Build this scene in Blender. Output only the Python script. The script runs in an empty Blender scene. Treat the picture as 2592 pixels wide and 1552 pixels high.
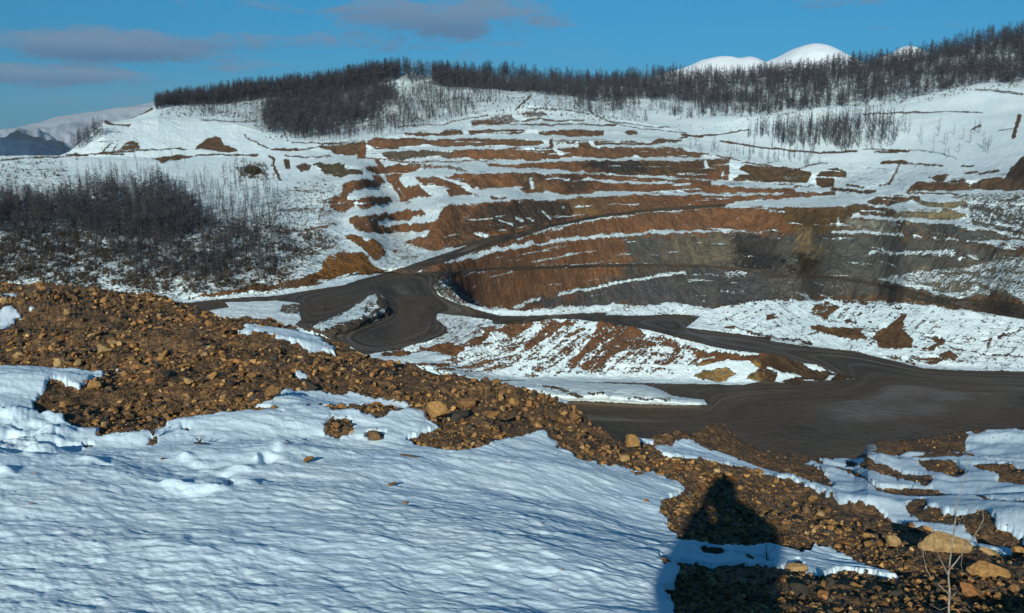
import bpy, bmesh, math, random
import numpy as np
from mathutils import Vector
R_ = math.radians
C = bpy.context.scene.collection
rng = np.random.default_rng(7)
random.seed(7)

# ------------------------------------------------------------------ camera, light, exposure
F, CX, CY, HORIZ = 2245.0, 1296.0, 776.0, 330.0
PITCH = math.atan((CY - HORIZ) / F)
cam_d = bpy.data.cameras.new('camera'); cam = bpy.data.objects.new('camera', cam_d); C.objects.link(cam)
cam_d.sensor_width = 36.0; cam_d.lens = 36.0 * F / 2592.0
cam_d.clip_start = 0.05; cam_d.clip_end = 60000
cam.location = (0, 0, 0); cam.rotation_euler = (math.pi / 2 - PITCH, 0, 0)
bpy.context.scene.camera = cam

def ray(u, v):
    """unit-horizontal direction and tangent of elevation of the sight line through photo point (u, v)"""
    x = (np.asarray(u, float) - CX) / F; y = (CY - np.asarray(v, float)) / F
    cp, sp = math.cos(PITCH), math.sin(PITCH)
    dx = x; dy = cp + y * sp; dz = -sp + y * cp
    h = np.hypot(dx, dy)
    return dx / h, dy / h, dz / h

ANTI = (1815.0, 1237.0)                       # where the photographer's own head shadow falls
ax, ay, at = [float(k) for k in ray(*ANTI)]
SUN_EL = math.atan(-at)
SUN_DIR = Vector((ax, ay, at)).normalized()   # direction the light travels
sun_d = bpy.data.lights.new('sun', 'SUN'); sun = bpy.data.objects.new('sun', sun_d); C.objects.link(sun)
sun_d.energy = 4.4; sun_d.angle = R_(0.55); sun_d.color = (1.0, 0.99, 0.88)
sun.rotation_euler = SUN_DIR.to_track_quat('-Z', 'Y').to_euler()
to_sun = -SUN_DIR
SUN_AZ = math.atan2(to_sun.x, to_sun.y)       # from +Y towards +X

world = bpy.data.worlds.new('World'); bpy.context.scene.world = world; world.use_nodes = True
wn, wl = world.node_tree.nodes, world.node_tree.links
for n in list(wn): wn.remove(n)
def WN(t, **kw):
    n = wn.new(t)
    for k, x in kw.items(): setattr(n, k, x)
    return n
wout = WN('ShaderNodeOutputWorld'); wbg = WN('ShaderNodeBackground'); wbg.inputs[1].default_value = 0.115
sky = WN('ShaderNodeTexSky', sky_type='NISHITA'); sky.sun_disc = False
sky.sun_elevation = SUN_EL; sky.sun_rotation = SUN_AZ; sky.altitude = 3000
tint = WN('ShaderNodeMix', data_type='RGBA', blend_type='MULTIPLY'); tint.inputs[0].default_value = 1
tint.inputs[7].default_value = (0.09, 0.48, 0.64, 1)
wl.new(sky.outputs[0], tint.inputs[6])
tc = WN('ShaderNodeTexCoord'); sx = WN('ShaderNodeSeparateXYZ'); wl.new(tc.outputs['Generated'], sx.inputs[0])
def M(op, a, b=None, c=None, clamp=False):
    n = WN('ShaderNodeMath', operation=op); n.use_clamp = clamp
    for i, q in enumerate((a, b, c)):
        if q is None: continue
        if isinstance(q, (int, float)): n.inputs[i].default_value = q
        else: wl.new(q, n.inputs[i])
    return n.outputs[0]
azn = M('ARCTAN2', sx.outputs[0], sx.outputs[1]); eln = M('ARCSINE', sx.outputs[2])
cmb = WN('ShaderNodeCombineXYZ'); wl.new(M('MULTIPLY', azn, 9.0), cmb.inputs[0]); wl.new(M('MULTIPLY', eln, 30.0), cmb.inputs[1])
nz = WN('ShaderNodeTexNoise'); nz.inputs['Scale'].default_value = 1.7; nz.inputs['Detail'].default_value = 7; nz.inputs['Roughness'].default_value = 0.68; nz.inputs['Distortion'].default_value = 0.4
wl.new(cmb.outputs[0], nz.inputs['Vector'])
cmb2 = WN('ShaderNodeCombineXYZ'); wl.new(M('MULTIPLY', azn, 2.0), cmb2.inputs[0]); wl.new(M('MULTIPLY', eln, 13.0), cmb2.inputs[1])
nz2 = WN('ShaderNodeTexNoise'); nz2.inputs['Scale'].default_value = 1.3; nz2.inputs['Detail'].default_value = 4
wl.new(cmb2.outputs[0], nz2.inputs['Vector'])
hz = WN('ShaderNodeMix', data_type='RGBA', blend_type='MULTIPLY'); wl.new(tint.outputs[2], hz.inputs[6]); hz.inputs[7].default_value = (0.50, 0.48, 0.66, 1)
wl.new(M('SUBTRACT', 1.0, M('MULTIPLY', eln, 6.5), clamp=True), hz.inputs[0])
# cloud banks: centre (photo px), half width, half height, weight
CLOUDS = [(270, 118, 260, 36, 1.0), (120, 190, 210, 26, .85), (620, 108, 200, 22, .55), (1130, 45, 260, 52, .8), (980, 105, 300, 26, .55),
          (420, 205, 150, 16, .35), (2080, 6, 170, 16, .5), (1330, 40, 110, 20, .35), (60, 255, 300, 30, .3), (820, 20, 260, 26, .35), (1250,150,400,20,.25), (560,165,260,18,.3), (2480,60,200,20,.2)]
tot = None; low = None
for (cu, cv, wu, wv, wt) in CLOUDS:
    a0x, a0y, t0 = [float(k) for k in ray(cu, cv)]
    az0, el0 = math.atan2(a0x, a0y), math.atan(t0)
    du = M('DIVIDE', M('SUBTRACT', azn, az0), wu / F); dv = M('DIVIDE', M('SUBTRACT', eln, el0), wv / F)
    d2 = M('ADD', M('MULTIPLY', du, du), M('MULTIPLY', dv, dv))
    e = M('MULTIPLY', M('SUBTRACT', 1.15, M('MULTIPLY', d2, 0.55), clamp=True), wt)
    lo = M('MULTIPLY', e, M('MULTIPLY_ADD', dv, -0.9, 0.25, clamp=True))
    tot = e if tot is None else M('MAXIMUM', tot, e)
    low = lo if low is None else M('MAXIMUM', low, lo)
cmr = WN('ShaderNodeMapRange'); cmr.interpolation_type = 'SMOOTHSTEP'; wl.new(M('ADD', tot, M('MULTIPLY_ADD', nz.outputs[0], 2.4, -1.15)), cmr.inputs[0]); cmr.inputs[1].default_value = .32; cmr.inputs[2].default_value = .92; cm = cmr.outputs[0]
cm = M('ADD', cm, M('MULTIPLY', M('MULTIPLY_ADD', nz2.outputs[0], 2.4, -1.25, clamp=True), 0.45), clamp=True)
ccol = WN('ShaderNodeMix', data_type='RGBA'); wl.new(low, ccol.inputs[0])
ccol.inputs[6].default_value = (1.55, 2.25, 3.2, 1); ccol.inputs[7].default_value = (0.50, 1.15, 2.3, 1)
cmix = WN('ShaderNodeMix', data_type='RGBA'); wl.new(M('MULTIPLY', cm, 0.85), cmix.inputs[0])
wl.new(hz.outputs[2], cmix.inputs[6]); wl.new(ccol.outputs[2], cmix.inputs[7])
wl.new(cmix.outputs[2], wbg.inputs[0]); wl.new(wbg.outputs[0], wout.inputs[0])
vs = bpy.context.scene.view_settings
vs.view_transform = 'Standard'; vs.look = 'None'; vs.exposure = 0.0; vs.gamma = 1.0

# ------------------------------------------------------------------ small helpers
def hash3(ix, iy, iz):
    h = (ix.astype(np.int64) * 73856093) ^ (iy.astype(np.int64) * 19349663) ^ (iz * 83492791)
    h = (h ^ (h >> 13)) * 1274126177
    h = h ^ (h >> 16)
    return (h & 0xffff).astype(np.float32) / 65535.0
def vnoise(x, y, seed=0):
    xi = np.floor(x); yi = np.floor(y); fx = (x - xi).astype(np.float32); fy = (y - yi).astype(np.float32)
    fx = fx * fx * (3 - 2 * fx); fy = fy * fy * (3 - 2 * fy)
    a = hash3(xi, yi, seed); b = hash3(xi + 1, yi, seed); c = hash3(xi, yi + 1, seed); d = hash3(xi + 1, yi + 1, seed)
    return (a * (1 - fx) + b * fx) * (1 - fy) + (c * (1 - fx) + d * fx) * fy - 0.5
def fbm(x, y, octs=4, seed=0, gain=0.5):
    s = 0; a = 1.0; cr, sr = math.cos(0.6), math.sin(0.6)
    for o in range(octs):
        s = s + a * vnoise(x, y, seed + o * 17); a *= gain
        x, y = (x * cr - y * sr) * 2.03 + 11.3, (x * sr + y * cr) * 2.03 + 5.7
    return s
def box1(a, r, ax_):
    if r < 1: return a
    pad = [(0, 0), (0, 0)]; pad[ax_] = (r + 1, r)
    c = np.cumsum(np.pad(a, pad, mode='edge').astype(np.float64), axis=ax_)
    n = a.shape[ax_]; w = 2 * r + 1
    if ax_ == 0: return ((c[w:w + n] - c[:n]) / w).astype(np.float32)
    return ((c[:, w:w + n] - c[:, :n]) / w).astype(np.float32)
def blur(a, ru, rv, it=2):
    for _ in range(it):
        a = box1(a, rv, 0); a = box1(a, ru, 1)
    return a

# ------------------------------------------------------------------ survey of the ground cover
U0, V0, NU, NV = -320, 40, 3240, 1720
class Canvas:
    def __init__(s, fill=0.0, ch=0):
        s.a = np.full((NV, NU) if not ch else (NV, NU, ch), fill, np.float32)
TILE = {'A': (600, 220, 3.8046), 'B': (1150, 220, 3.8046), 'C': (1650, 300, 3.8046), 'D': (1942, 400, 3.8046),
        'E': (700, 520, 3.8046), 'F': (1300, 560, 3.8046), 'G': (1942, 700, 3.8046), 'H': (0, 220, 3.8046),
        'P': (0, 0, 1.9023), 'Q': (1292, 0, 1.9023), 'R': (0, 650, 1.9023), 'S': (1292, 650, 1.9023),
        'T': (1600, 1100, 2.499), 'X': (0, 0, 1.0)}
def parse(t, s):
    ox, oy, k = TILE[t]
    v = [float(q) for q in s.replace(';', ' ').replace(',', ' ').split()]
    return [(ox + v[i] / k, oy + v[i + 1] / k) for i in range(0, len(v), 2)]
def poly_mask(pts):
    p = np.array(pts); x0 = max(int(p[:, 0].min()) - 1, U0); x1 = min(int(p[:, 0].max()) + 2, U0 + NU)
    y0 = max(int(p[:, 1].min()) - 1, V0); y1 = min(int(p[:, 1].max()) + 2, V0 + NV)
    if x1 <= x0 or y1 <= y0: return None
    X, Y = np.meshgrid(np.arange(x0, x1) + 0.5, np.arange(y0, y1) + 0.5)
    ins = np.zeros(X.shape, bool); n = len(p)
    for i in range(n):
        (xa, ya), (xb, yb) = p[i], p[(i + 1) % n]
        if ya == yb: continue
        c = ((ya > Y) != (yb > Y)) & (X < (xb - xa) * (Y - ya) / (yb - ya) + xa)
        ins ^= c
    return (slice(y0 - V0, y1 - V0), slice(x0 - U0, x1 - U0)), ins.astype(np.float32)
def line_mask(pts, w):
    p = np.array(pts); r = w / 2 + 2
    x0 = max(int(p[:, 0].min() - r), U0); x1 = min(int(p[:, 0].max() + r) + 1, U0 + NU)
    y0 = max(int(p[:, 1].min() - r), V0); y1 = min(int(p[:, 1].max() + r) + 1, V0 + NV)
    if x1 <= x0 or y1 <= y0: return None
    X, Y = np.meshgrid(np.arange(x0, x1) + 0.5, np.arange(y0, y1) + 0.5)
    d = np.full(X.shape, 1e9)
    for i in range(len(p) - 1):
        a, b = p[i], p[i + 1]; ab = b - a; L = max((ab ** 2).sum(), 1e-9)
        tt = np.clip(((X - a[0]) * ab[0] + (Y - a[1]) * ab[1]) / L, 0, 1)
        d = np.minimum(d, np.hypot(X - a[0] - tt * ab[0], Y - a[1] - tt * ab[1]))
    return (slice(y0 - V0, y1 - V0), slice(x0 - U0, x1 - U0)), np.clip(w / 2 + 0.5 - d, 0, 1).astype(np.float32)
def put(cv, mk, val, k=1.0):
    if mk is None: return
    sl, m = mk
    if cv.a.ndim == 3: cv.a[sl] = cv.a[sl] * (1 - m[..., None] * k) + np.array(val, np.float32) * m[..., None] * k
    else: cv.a[sl] = cv.a[sl] * (1 - m * k) + val * m * k

# curves over the photo's width: ridge lines and breaks of slope
def cur(s):
    v = [float(q) for q in s.replace(';', ' ').replace(',', ' ').split()]
    return np.array(v[0::2]), np.array(v[1::2])
CREST = cur('-320 712;0 713;60 712;142 722;210 730;300 740;360 752;440 768;515 788;578 798;631 796;683 806;736 822;788 844;841 860;904 890;936 905;999 913;1051 928;1109 944;1183 965;1225 984;1292 996;1345 992;1376 1000;1408 1018;1465 1050;1518 1086;1555 1107;1602 1117;1681 1112;1744 1102;1818 1102;1865 1118;1923 1139;1975 1152;2065 1162;2160 1165;2186 1139;2196 1118;2228 1107;2264 1116;2343 1112;2438 1097;2554 1081;2592 1078;2920 1050')
EDGE = cur('-320 712;0 713;60 712;142 722;210 730;300 740;360 752;440 768;515 788;578 798;631 796;683 806;736 822;788 844;841 860;904 890;936 905;999 913;1051 928;1109 944;1183 965;1225 984;1292 996;1345 992;1376 1000;1408 1018;1465 1050;1518 1086;1555 1107;1602 1120;1660 1149;1765 1168;1818 1181;1897 1197;2002 1218;2049 1244;2080 1265;2186 1297;2280 1318;2396 1349;2501 1370;2592 1386;2920 1450')
R_EDGE = cur('-320 21;0 19;300 16;600 12.5;900 10;1200 8.6;1586 7.6;2000 7.2;2592 6.4;2920 6')
R_CREST = cur('-320 21;0 19;300 16;600 12.5;900 10;1200 8.6;1586 7.65;1650 8.4;1750 9.4;1850 10.6;2000 12.3;2160 13.6;2300 14.4;2592 15.5;2920 16')
RIM = cur('-320 760;0 760;500 745;700 737;870 706;960 690;1040 693;1110 700;1140 725;1172 758;1200 775;1250 784;1300 786;1379 785;1458 778;1550 773;1582 780;1600 780;1642 773;1691 766;1747 775;1773 783;1812 783;1840 767;1880 766;1942 760;1995 755;2086 756;2110 760;2180 759;2305 767;2390 779;2470 792;2592 804;2920 840')

# ground cover channels
rock = Canvas(0.0); fuzz = Canvas(0.24); slope = Canvas(0.0); road = Canvas(0.0)
ORANGE = (0.235, 0.118, 0.060); BROWN = (0.165, 0.102, 0.062); DARK = (0.052, 0.047, 0.042); GREEN = (0.11, 0.12, 0.105)
KHAKI = (0.30, 0.255, 0.15); BLUEG = (0.050, 0.058, 0.066); PALE = (0.30, 0.31, 0.26); ROAD = (0.055, 0.046, 0.038); OCHRE = (0.30, 0.20, 0.085)
NEARB = (0.135, 0.085, 0.042)
col = Canvas(0.0, 3); col.a[:] = BROWN

# --- base split: everything in the pit bowl below the haul road is rock, the near road is road
put(rock, poly_mask(parse('X', '1045 700;1150 650;1350 592;1544 548;1800 528;1900 524;2100 520;2180 520;2260 530;2300 560;2420 600;2500 610;2592 620;2920 640;2920 880;2592 806;2305 768;2086 757;1942 761;1812 784;1691 767;1582 781;1458 779;1300 787;1200 776;1110 702')), 1)
put(rock, poly_mask(parse('X', '1150 650;1350 592;1544 548;1800 526;1840 525;1800 515;1544 535;1350 580')), 1)
W = lambda t, s: put(rock, poly_mask(parse(t, s)), 0.0)
K = lambda t, s, v=1.0: put(rock, poly_mask(parse(t, s)), v)
def k(t, w, s, v=1.0): put(rock, line_mask(parse(t, s), w), v)
def w(t, wd, s, v=0.0): put(rock, line_mask(parse(t, s), wd), v)
# tile A
K('A','1610 455;1700 445;1970 445;2000 415;2160 415;2170 455;1950 470;1740 478;1620 475')
K('A','2240 418;2473 410;2473 462;2260 460')
K('A','760 585;870 570;1100 540;1240 520;1250 600;1240 680;1180 683;1150 650;1080 670;960 650;900 610')
K('A','1240 525;1340 490;1470 500;1600 500;1850 515;2100 505;2473 505;2473 562;2200 568;2000 578;1850 560;1700 570;1550 592;1400 600;1320 590')
K('A','1390 625;1600 625;1850 610;2050 625;2200 610;2473 600;2473 700;2350 690;2300 700;2200 665;2050 690;1950 660;1750 680;1600 700;1440 690')
k('A',2.5,'1160 688;1340 690;1600 716;2473 715')
K('A','370 590;580 590;590 615;480 618;300 600'); k('A',2.5,'80 450;90 480;210 560;300 595'); k('A',2.5,'0 655;120 660;200 650'); k('A',2.5,'460 660;620 680;900 680')
k('A',2,'520 535;820 548;950 540'); k('A',2.5,'590 612;760 590;830 560'); k('A',2.5,'830 560;1080 525;1230 512')
k('A',2,'1560 390;1700 378;1980 370;2080 335;2250 300;2430 265')
K('A','720 740;850 750;1030 740;1040 785;1200 795;1230 830;1100 840;1050 860;860 855;800 790'); K('A','560 760;640 730;720 750;700 800;620 830',.7)
K('A','1320 695;1370 700;1440 790;1500 900;1560 1000;1650 1100;1590 1100;1520 990;1440 880;1400 800')
K('A','1450 765;1560 735;1700 730;1790 750;1720 800;1600 830;1560 900;1600 960;1740 1050;1650 1090;1560 980;1480 870;1430 790')
K('A','1230 775;1370 755;1430 830;1380 850;1310 820;1250 800'); K('A','1300 840;1380 860;1440 930;1370 950;1320 880')
K('A','1060 925;1200 900;1320 895;1360 960;1250 980;1120 1010;1060 1050;1060 1080;1120 1100;1200 1080;1300 1065;1480 1065;1490 1120;1350 1140;1260 1175;1190 1165;1150 1120;1070 1180;1030 1200;930 1180;875 1130;890 1080;1000 1040;1020 960')
K('A','1720 875;1900 870;2000 905;2100 930;2200 990;2330 1050;2200 1030;2050 1050;2010 1010;2060 990;1950 960;1850 950;1800 960;1760 910')
K('A','1990 870;2150 850;2300 840;2473 835;2473 960;2350 980;2280 970;2200 930;2100 890')
K('A','1640 960;1760 940;1800 1010;1880 1060;1800 1070;1700 1060;1640 1030'); K('A','1750 740;2100 760;2250 820;2100 810;1950 780;1800 780',.55)
K('A','450 700;510 700;510 790;470 800'); k('A',5,'310 670;360 700;350 760;420 910'); K('A','60 790;140 770;240 790;250 840;140 870;60 820',.9)
k('A',3,'390 1395;640 1385;850 1360;950 1330'); k('A',2.5,'800 1200;840 1160;830 1080;1000 1040')
# tile E
K('E','700 125;960 95;1250 60;1400 45;1450 95;1330 100;1280 150;1190 150;1080 140;960 150;1000 190;1090 220;1180 200;1380 170;1750 140;1700 80;1640 20;1660 0;2473 -60;2473 240;2100 310;1900 350;1760 370;1620 430;1500 440;1350 400;1250 350;1300 320;1680 290;1680 265;1600 240;1450 240;1250 260;1100 270;940 255;860 265;760 230;700 170')
K('E','670 290;750 260;830 330;960 350;1050 440;1040 480;960 540;860 440;750 360;690 330'); K('E','1120 430;1200 440;1220 465;1130 460')
K('E','560 480;640 440;730 450;830 450;880 500;920 580;990 610;1080 630;960 670;870 690;780 670;640 690;520 720;450 745;330 790;180 800;0 810;-300 850;-560 880;-850 890;-850 875;-560 855;-300 800;0 745;150 720;340 690;440 620;450 550')
w('E',6,'-850 905;-500 890;-300 865;0 845;150 830;300 800;430 790;560 730;700 710;840 690'); w('E',3,'400 740;560 720;790 660')
k('E',2.5,'160 490;300 470;440 430;560 390;600 340'); k('E',2.5,'450 1050;480 1000;440 940',.7)
W('E','1400 625;1560 570;1750 500;2000 430;2200 390;2473 350;2473 400;2250 425;2050 470;1850 520;1600 560;1450 615')
# tile B
K('B','150 330;300 300;560 260;560 300;640 330;400 370;170 370',.55); k('B',3,'660 325;850 300;1000 330;1250 315'); k('B',3.5,'170 365;620 360;900 370;1100 360;1560 375')
K('B','640 250;760 225;860 230;900 270;700 290',.5); k('B',2,'700 205;900 210;1100 225;1350 270;1480 330;1650 380'); k('B',3,'590 215;735 105')
k('B',2,'1500 330;1700 350;1900 385;2100 390'); K('B','1650 430;1750 430;1770 460;1660 465')
K('B','0 420;70 425;90 455;0 455'); K('B','140 420;650 415;700 430;620 460;160 460'); K('B','820 425;1050 415;1440 415;1440 470;1300 475;1080 470;1040 460;820 460')
K('B','0 505;640 510;860 520;860 550;700 560;480 575;0 570'); K('B','920 500;950 500;960 600;920 600'); K('B','1200 530;1280 520;1320 560;1340 680;1240 670;1200 600')
K('B','1340 520;1500 515;1600 530;1700 525;1900 545;2100 510;2200 520;2040 545;1900 560;1560 555;1360 560'); K('B','960 510;1180 520;1180 550;980 550',.5)
K('B','0 610;300 620;550 600;940 590;1180 580;1700 580;2180 590;2280 625;2400 640;2380 670;2100 670;1960 665;1830 680;1740 640;1690 670;1540 690;1330 680;1250 680;1150 670;1050 680;880 700;800 720;640 710;450 700;330 700;280 670;220 700;100 680;0 690')
K('B','800 740;950 725;1300 720;1520 715;2000 710;2400 710;2473 700;2473 885;2200 880;1900 860;1500 835;1300 820;1000 795;700 780;350 760;300 735;550 745')
K('B','0 840;300 835;600 835;900 840;1350 835;1800 880;2200 900;2473 905;2473 1010;1900 1020;1600 1000;1450 1000;1300 1030;1050 1040;900 1010;800 1020;700 1030;600 960;400 970;250 990;150 930;0 880')
w('B',5,'880 895;980 880;1110 895'); w('B',7,'1240 885;1500 910;1800 930;2250 940'); w('B',9,'960 590;1040 640'); w('B',9,'740 900;760 970')
K('B','0 1145;700 1100;1100 1075;1500 1055;2473 1055;2473 1150;2100 1180;1800 1210;1500 1230;1200 1280;900 1340;500 1430;350 1450;150 1484;-200 1560;-300 1500;-100 1160')
w('B',7,'200 1430;320 1450'); w('B',8,'450 1290;560 1320'); w('B',8,'600 1270;660 1300'); w('B',6,'700 1270;760 1285'); w('B',4,'1680 1140;1780 1145'); w('B',4,'1190 1140;1240 1150'); w('B',4,'1045 1155;1060 1158'); w('B',4,'1070 1235;1090 1235'); w('B',5,'850 1200;930 1270')
w('B',4,'600 1470;800 1400;1000 1345;1300 1285;1600 1240;1900 1214;2200 1197'); w('B',5,'950 1380;1050 1370'); w('B',6.5,'900 1484;1200 1450;1600 1420;2000 1405;2473 1390')
w('B',4,'350 1065;500 1070',1); 
# tile C
K('C','0 280;150 285;290 290;330 325;460 340;500 370;350 370;150 370;0 360'); k('C',3,'320 320;480 345;700 385;840 400'); k('C',3,'840 410;1050 445;1280 472;1420 490'); k('C',2.5,'1420 478;1560 430;1690 430')
K('C','0 410;660 400;750 400;745 520;740 590;640 595;400 580;300 565;0 555'); w('C',9,'520 420;530 470'); w('C',4,'690 520;680 560')
K('C','860 470;900 450;1050 460;1280 480;1450 500;1530 520;1540 560;1490 610;1340 640;1100 620;900 600;770 600;830 550;960 545;920 520;850 500')
K('C','1580 550;1620 520;1720 480;1790 480;1870 510;1870 570;1760 580;1750 660;1640 670;1590 630')
K('C','0 580;300 590;360 612;370 605;460 610;470 640;700 660;900 670;1000 680;1350 665;1390 710;1600 715;1760 710;1770 740;1600 750;1300 780;900 800;700 830;400 855;300 880;0 900')
w('C',7,'0 740;300 730;600 740;1000 735;1260 730'); w('C',5,'0 622;370 634'); w('C',5,'530 775;550 785')
k('C',3.5,'1370 660;1560 650'); k('C',7,'1740 690;1900 700;2150 705'); k('C',4,'1880 650;2040 665')
W('C','660 850;1000 800;1400 780;1760 750;2060 740;2100 830;1950 850;1700 850;1300 860;1000 850;850 870')
w('C',8,'0 1112;300 1095;600 1080;740 1085'); w('C',3,'740 1090;1000 1095;1220 1080'); w('C',8,'1800 960;1800 1050',.4)
w('C',8,'1740 1100;1900 1100;2200 1115;2420 1130'); w('C',6,'1930 965;2150 970;2473 990'); 
K('C','2080 800;2200 760;2473 750;2473 790;2300 820;2200 830;2080 820'); K('C','1990 860;2130 840;2150 860;2060 900;2000 890'); K('C','2150 880;2250 890;2250 930;2170 935',.6)
k('C',4,'290 160;400 165;500 180'); k('C',3,'400 165;600 155;800 105;940 80'); k('C',4,'660 215;900 250;1200 285;1600 315;1980 318'); k('C',4,'0 240;60 215;250 210;330 180'); k('C',7,'2300 310;2473 300'); k('C',3,'2150 320;2300 310'); k('C',9,'2220 425;2400 412;2460 430'); k('C',5,'2390 440;2300 620;2200 650',.8)
# tile D
K('D','1340 320;1440 240;1560 235;1720 240;1800 210;1900 215;1950 260;2100 200;2300 180;2340 120;2400 60;2440 0;2473 -20;2900 -80;3500 -80;3500 330;2473 300;2200 310;2000 300;1900 310;1750 325;1700 310;1500 322')
K('D','1540 190;1700 175;1760 160;1700 220;1640 240;1600 205'); k('D',5,'1920 150;2020 150'); k('D',5,'2050 160;2150 140;2230 120'); k('D',3,'1340 332;1700 350;2000 370;2300 380'); k('D',3,'1370 60;1500 65;1700 75'); k('D',3,'1870 70;1990 70')
K('D','970 430;1060 380;1250 360;1470 370;1480 400;1250 410;1180 460;1100 430'); K('D','1400 400;1700 430;1950 400;1960 460;1750 480;1500 450',.8)
K('D','1210 520;1640 515;1700 480;1800 510;1930 560;1800 590;1640 590;1500 580;1300 575;1230 560'); K('D','810 590;1200 610;1500 625;1750 650;1960 690;2100 700;2350 750;2473 790;2473 900;2473 960;2360 950;2200 960;2050 960;1850 1050;1700 1080;1500 1080;1380 1150;1000 1150;660 1130;0 1130;0 730;640 720;800 700')
W('D','1950 560;2000 640;2300 700;2473 740;3500 800;3500 300;2473 300;2000 330;1940 400'); K('D','1850 350;2473 330;3500 330;3500 860;2473 790;2300 710;2000 650;1950 560;1930 450',.30)
k('D',6,'1960 470;2120 510;2300 545;2473 590;2800 650'); k('D',7,'1990 620;2150 650;2330 690;2473 730;2800 800'); k('D',5,'2060 540;2250 590;2473 640',.8); k('D',4,'2250 420;2350 400;2473 370',.8)
w('D',8,'630 710;900 710;1200 740;1310 740'); w('D',6,'1410 760;1510 765'); w('D',5,'1600 780;1840 787'); w('D',9,'1000 920;1100 895;1200 920;1350 920;1500 900',.12); w('D',11,'1500 905;1790 915',.12)
w('D',9,'830 560;1000 575;1300 592;1600 610;1800 640;1960 650'); W('D','2010 800;2200 770;2473 800;3500 880;3500 930;2473 850;2250 840'); w('D',8,'1840 960;1930 935;2030 960',.2)
K('D','1500 1080;1850 1050;2250 950;2473 960;3500 1000;3500 1650;2473 1420;2250 1300;2050 1330;1700 1330;1500 1280;1250 1240;1030 1170',.24)
k('D',6,'1850 1060;2050 1010;2250 975;2400 985',.7); k('D',5,'1600 1130;1900 1110;2200 1160;2473 1230;2800 1320',.7); k('D',5,'2000 1090;2250 1080;2473 1120',.6)
w('D',5,'1520 1200;1600 1230;1650 1310;1850 1340'); K('D','1400 1210;1900 1180;2050 1230;1900 1290;1700 1290',.65); k('D',8,'2000 1210;2200 1300',.85); k('D',14,'2270 1300;2473 1430',.85)
k('D',18,'600 1140;1000 1195;1400 1290;1650 1370;2100 1410;2473 1450;3500 1600')
# tile F
w('F',6.5,'0 262;300 215;700 160;1100 130;1500 100;1900 90;2080 88'); w('F',7,'430 720;600 670;800 640;1000 600;1200 555;1500 515;1650 500'); w('F',4,'1650 520;1950 520;2250 520',.35); w('F',7,'2050 495;2240 492',.3); w('F',4,'2000 680;2220 680',.25)
w('F',2.6,'-600 500;0 458;300 430;700 415;1400 408',.2); w('F',7,'0 830;120 785;250 765'); w('F',4,'1330 330;1390 340',.3)
W('F','-1100 700;0 860;300 852;600 826;850 808;950 803;1060 825;1060 860;900 870;650 885;420 900;150 910;0 910;-300 900;-500 870;-620 820;-500 800;-300 850')
W('F','890 900;1100 850;1300 806;1490 780;1700 812;1800 845;1950 843;1820 910;1550 890;1200 905')
# slope between the two roads
K('F','250 960;600 960;580 1000;450 1020;400 1080;250 1170;150 1240;100 1210;160 1130;280 1000',.7); K('F','-150 1060;0 960;100 950;60 1060;-100 1120')
K('F','820 990;1000 1000;1200 1040;1300 1100;1500 1110;1650 1200;1780 1220;1850 1260;1950 1250;1900 1300;1780 1340;1700 1230;1480 1190;1200 1210;1040 1240;940 1300;850 1370;750 1430;620 1400;680 1340;880 1220;770 1220;680 1270;560 1450;520 1450;640 1260;720 1170',.75)
K('F','1870 1260;2050 1260;2473 1310;2900 1400;2900 1500;2473 1440;2330 1400;2280 1350;2180 1330;2000 1330;1750 1410;1780 1360;1960 1290')
w('F',6,'1280 1048;1500 1112;1700 1172;1900 1218;2200 1272;2473 1305'); w('F',4,'480 955;620 965;950 998')
K('E','2200 1200;2400 1130;2473 1120;2380 1200;2250 1280;2190 1240'); K('E','1000 1420;1200 1380;1500 1340;1700 1330;1850 1360;1740 1440;1560 1410;1400 1400;1200 1440;1020 1440'); K('E','1830 1340;1960 1250;2060 1240;2000 1320')
K('E','1500 780;1560 700;1640 665;1680 720;1740 800;1850 870;1980 940;1900 960;1750 940;1600 860',.55)
# tile G (far mound)
K('G','400 340;480 270;570 240;680 280;700 310;620 340;560 410;520 370'); K('G','420 490;480 470;760 500;880 510;960 600;830 610;640 560;430 510')
K('G','970 610;1060 530;1200 440;1280 400;1290 340;1340 330;1350 380;1320 430;1300 510;1400 600;1390 680;1300 700;1200 680;1080 660;1060 600'); K('G','0 380;110 385;60 420;0 420'); k('G',8,'760 420;860 450',.7)
K('G','1480 550;1700 570;1720 640;1640 700;1450 720;1500 690;1640 640;1600 580',.9); K('G','1090 740;1200 740;1320 780;1290 800;1120 770'); K('G','1330 790;1500 760;1700 750;1800 750;1850 790;1700 820;1560 820;1420 840;1330 820')
k('G',4,'2230 570;2430 520',.8); k('G',4,'2070 600;2160 590;2110 700',.7); k('G',2.5,'1740 630;1800 700;1950 715;2473 775'); k('G',6,'-400 500;0 590;430 640',.75); k('G',5,'640 230;760 250;960 250',.7); k('G',4,'1180 265;1290 300',.7); k('G',4,'600 420;680 430',.7)
# island between the roads and its tip
K('G','-80 740;0 760;100 780;280 830;480 860;690 945;860 985;560 1010;430 1000;330 1010;300 1045;200 1030;-100 1000'); W('G','300 830;450 860;600 920;510 915;400 880'); W('G','540 1000;600 950;680 940;600 1000'); w('G',6,'0 880;150 930;280 940;330 970;100 985',.3)
W('S','740 590;770 540;900 540;990 500;1100 500;1170 530;1250 550;1400 575;1300 605;1100 605'); K('S','880 580;930 540;1050 530;1090 560;1010 600;930 600',.7); K('S','1130 590;1200 540;1290 560;1270 600',.7)
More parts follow.
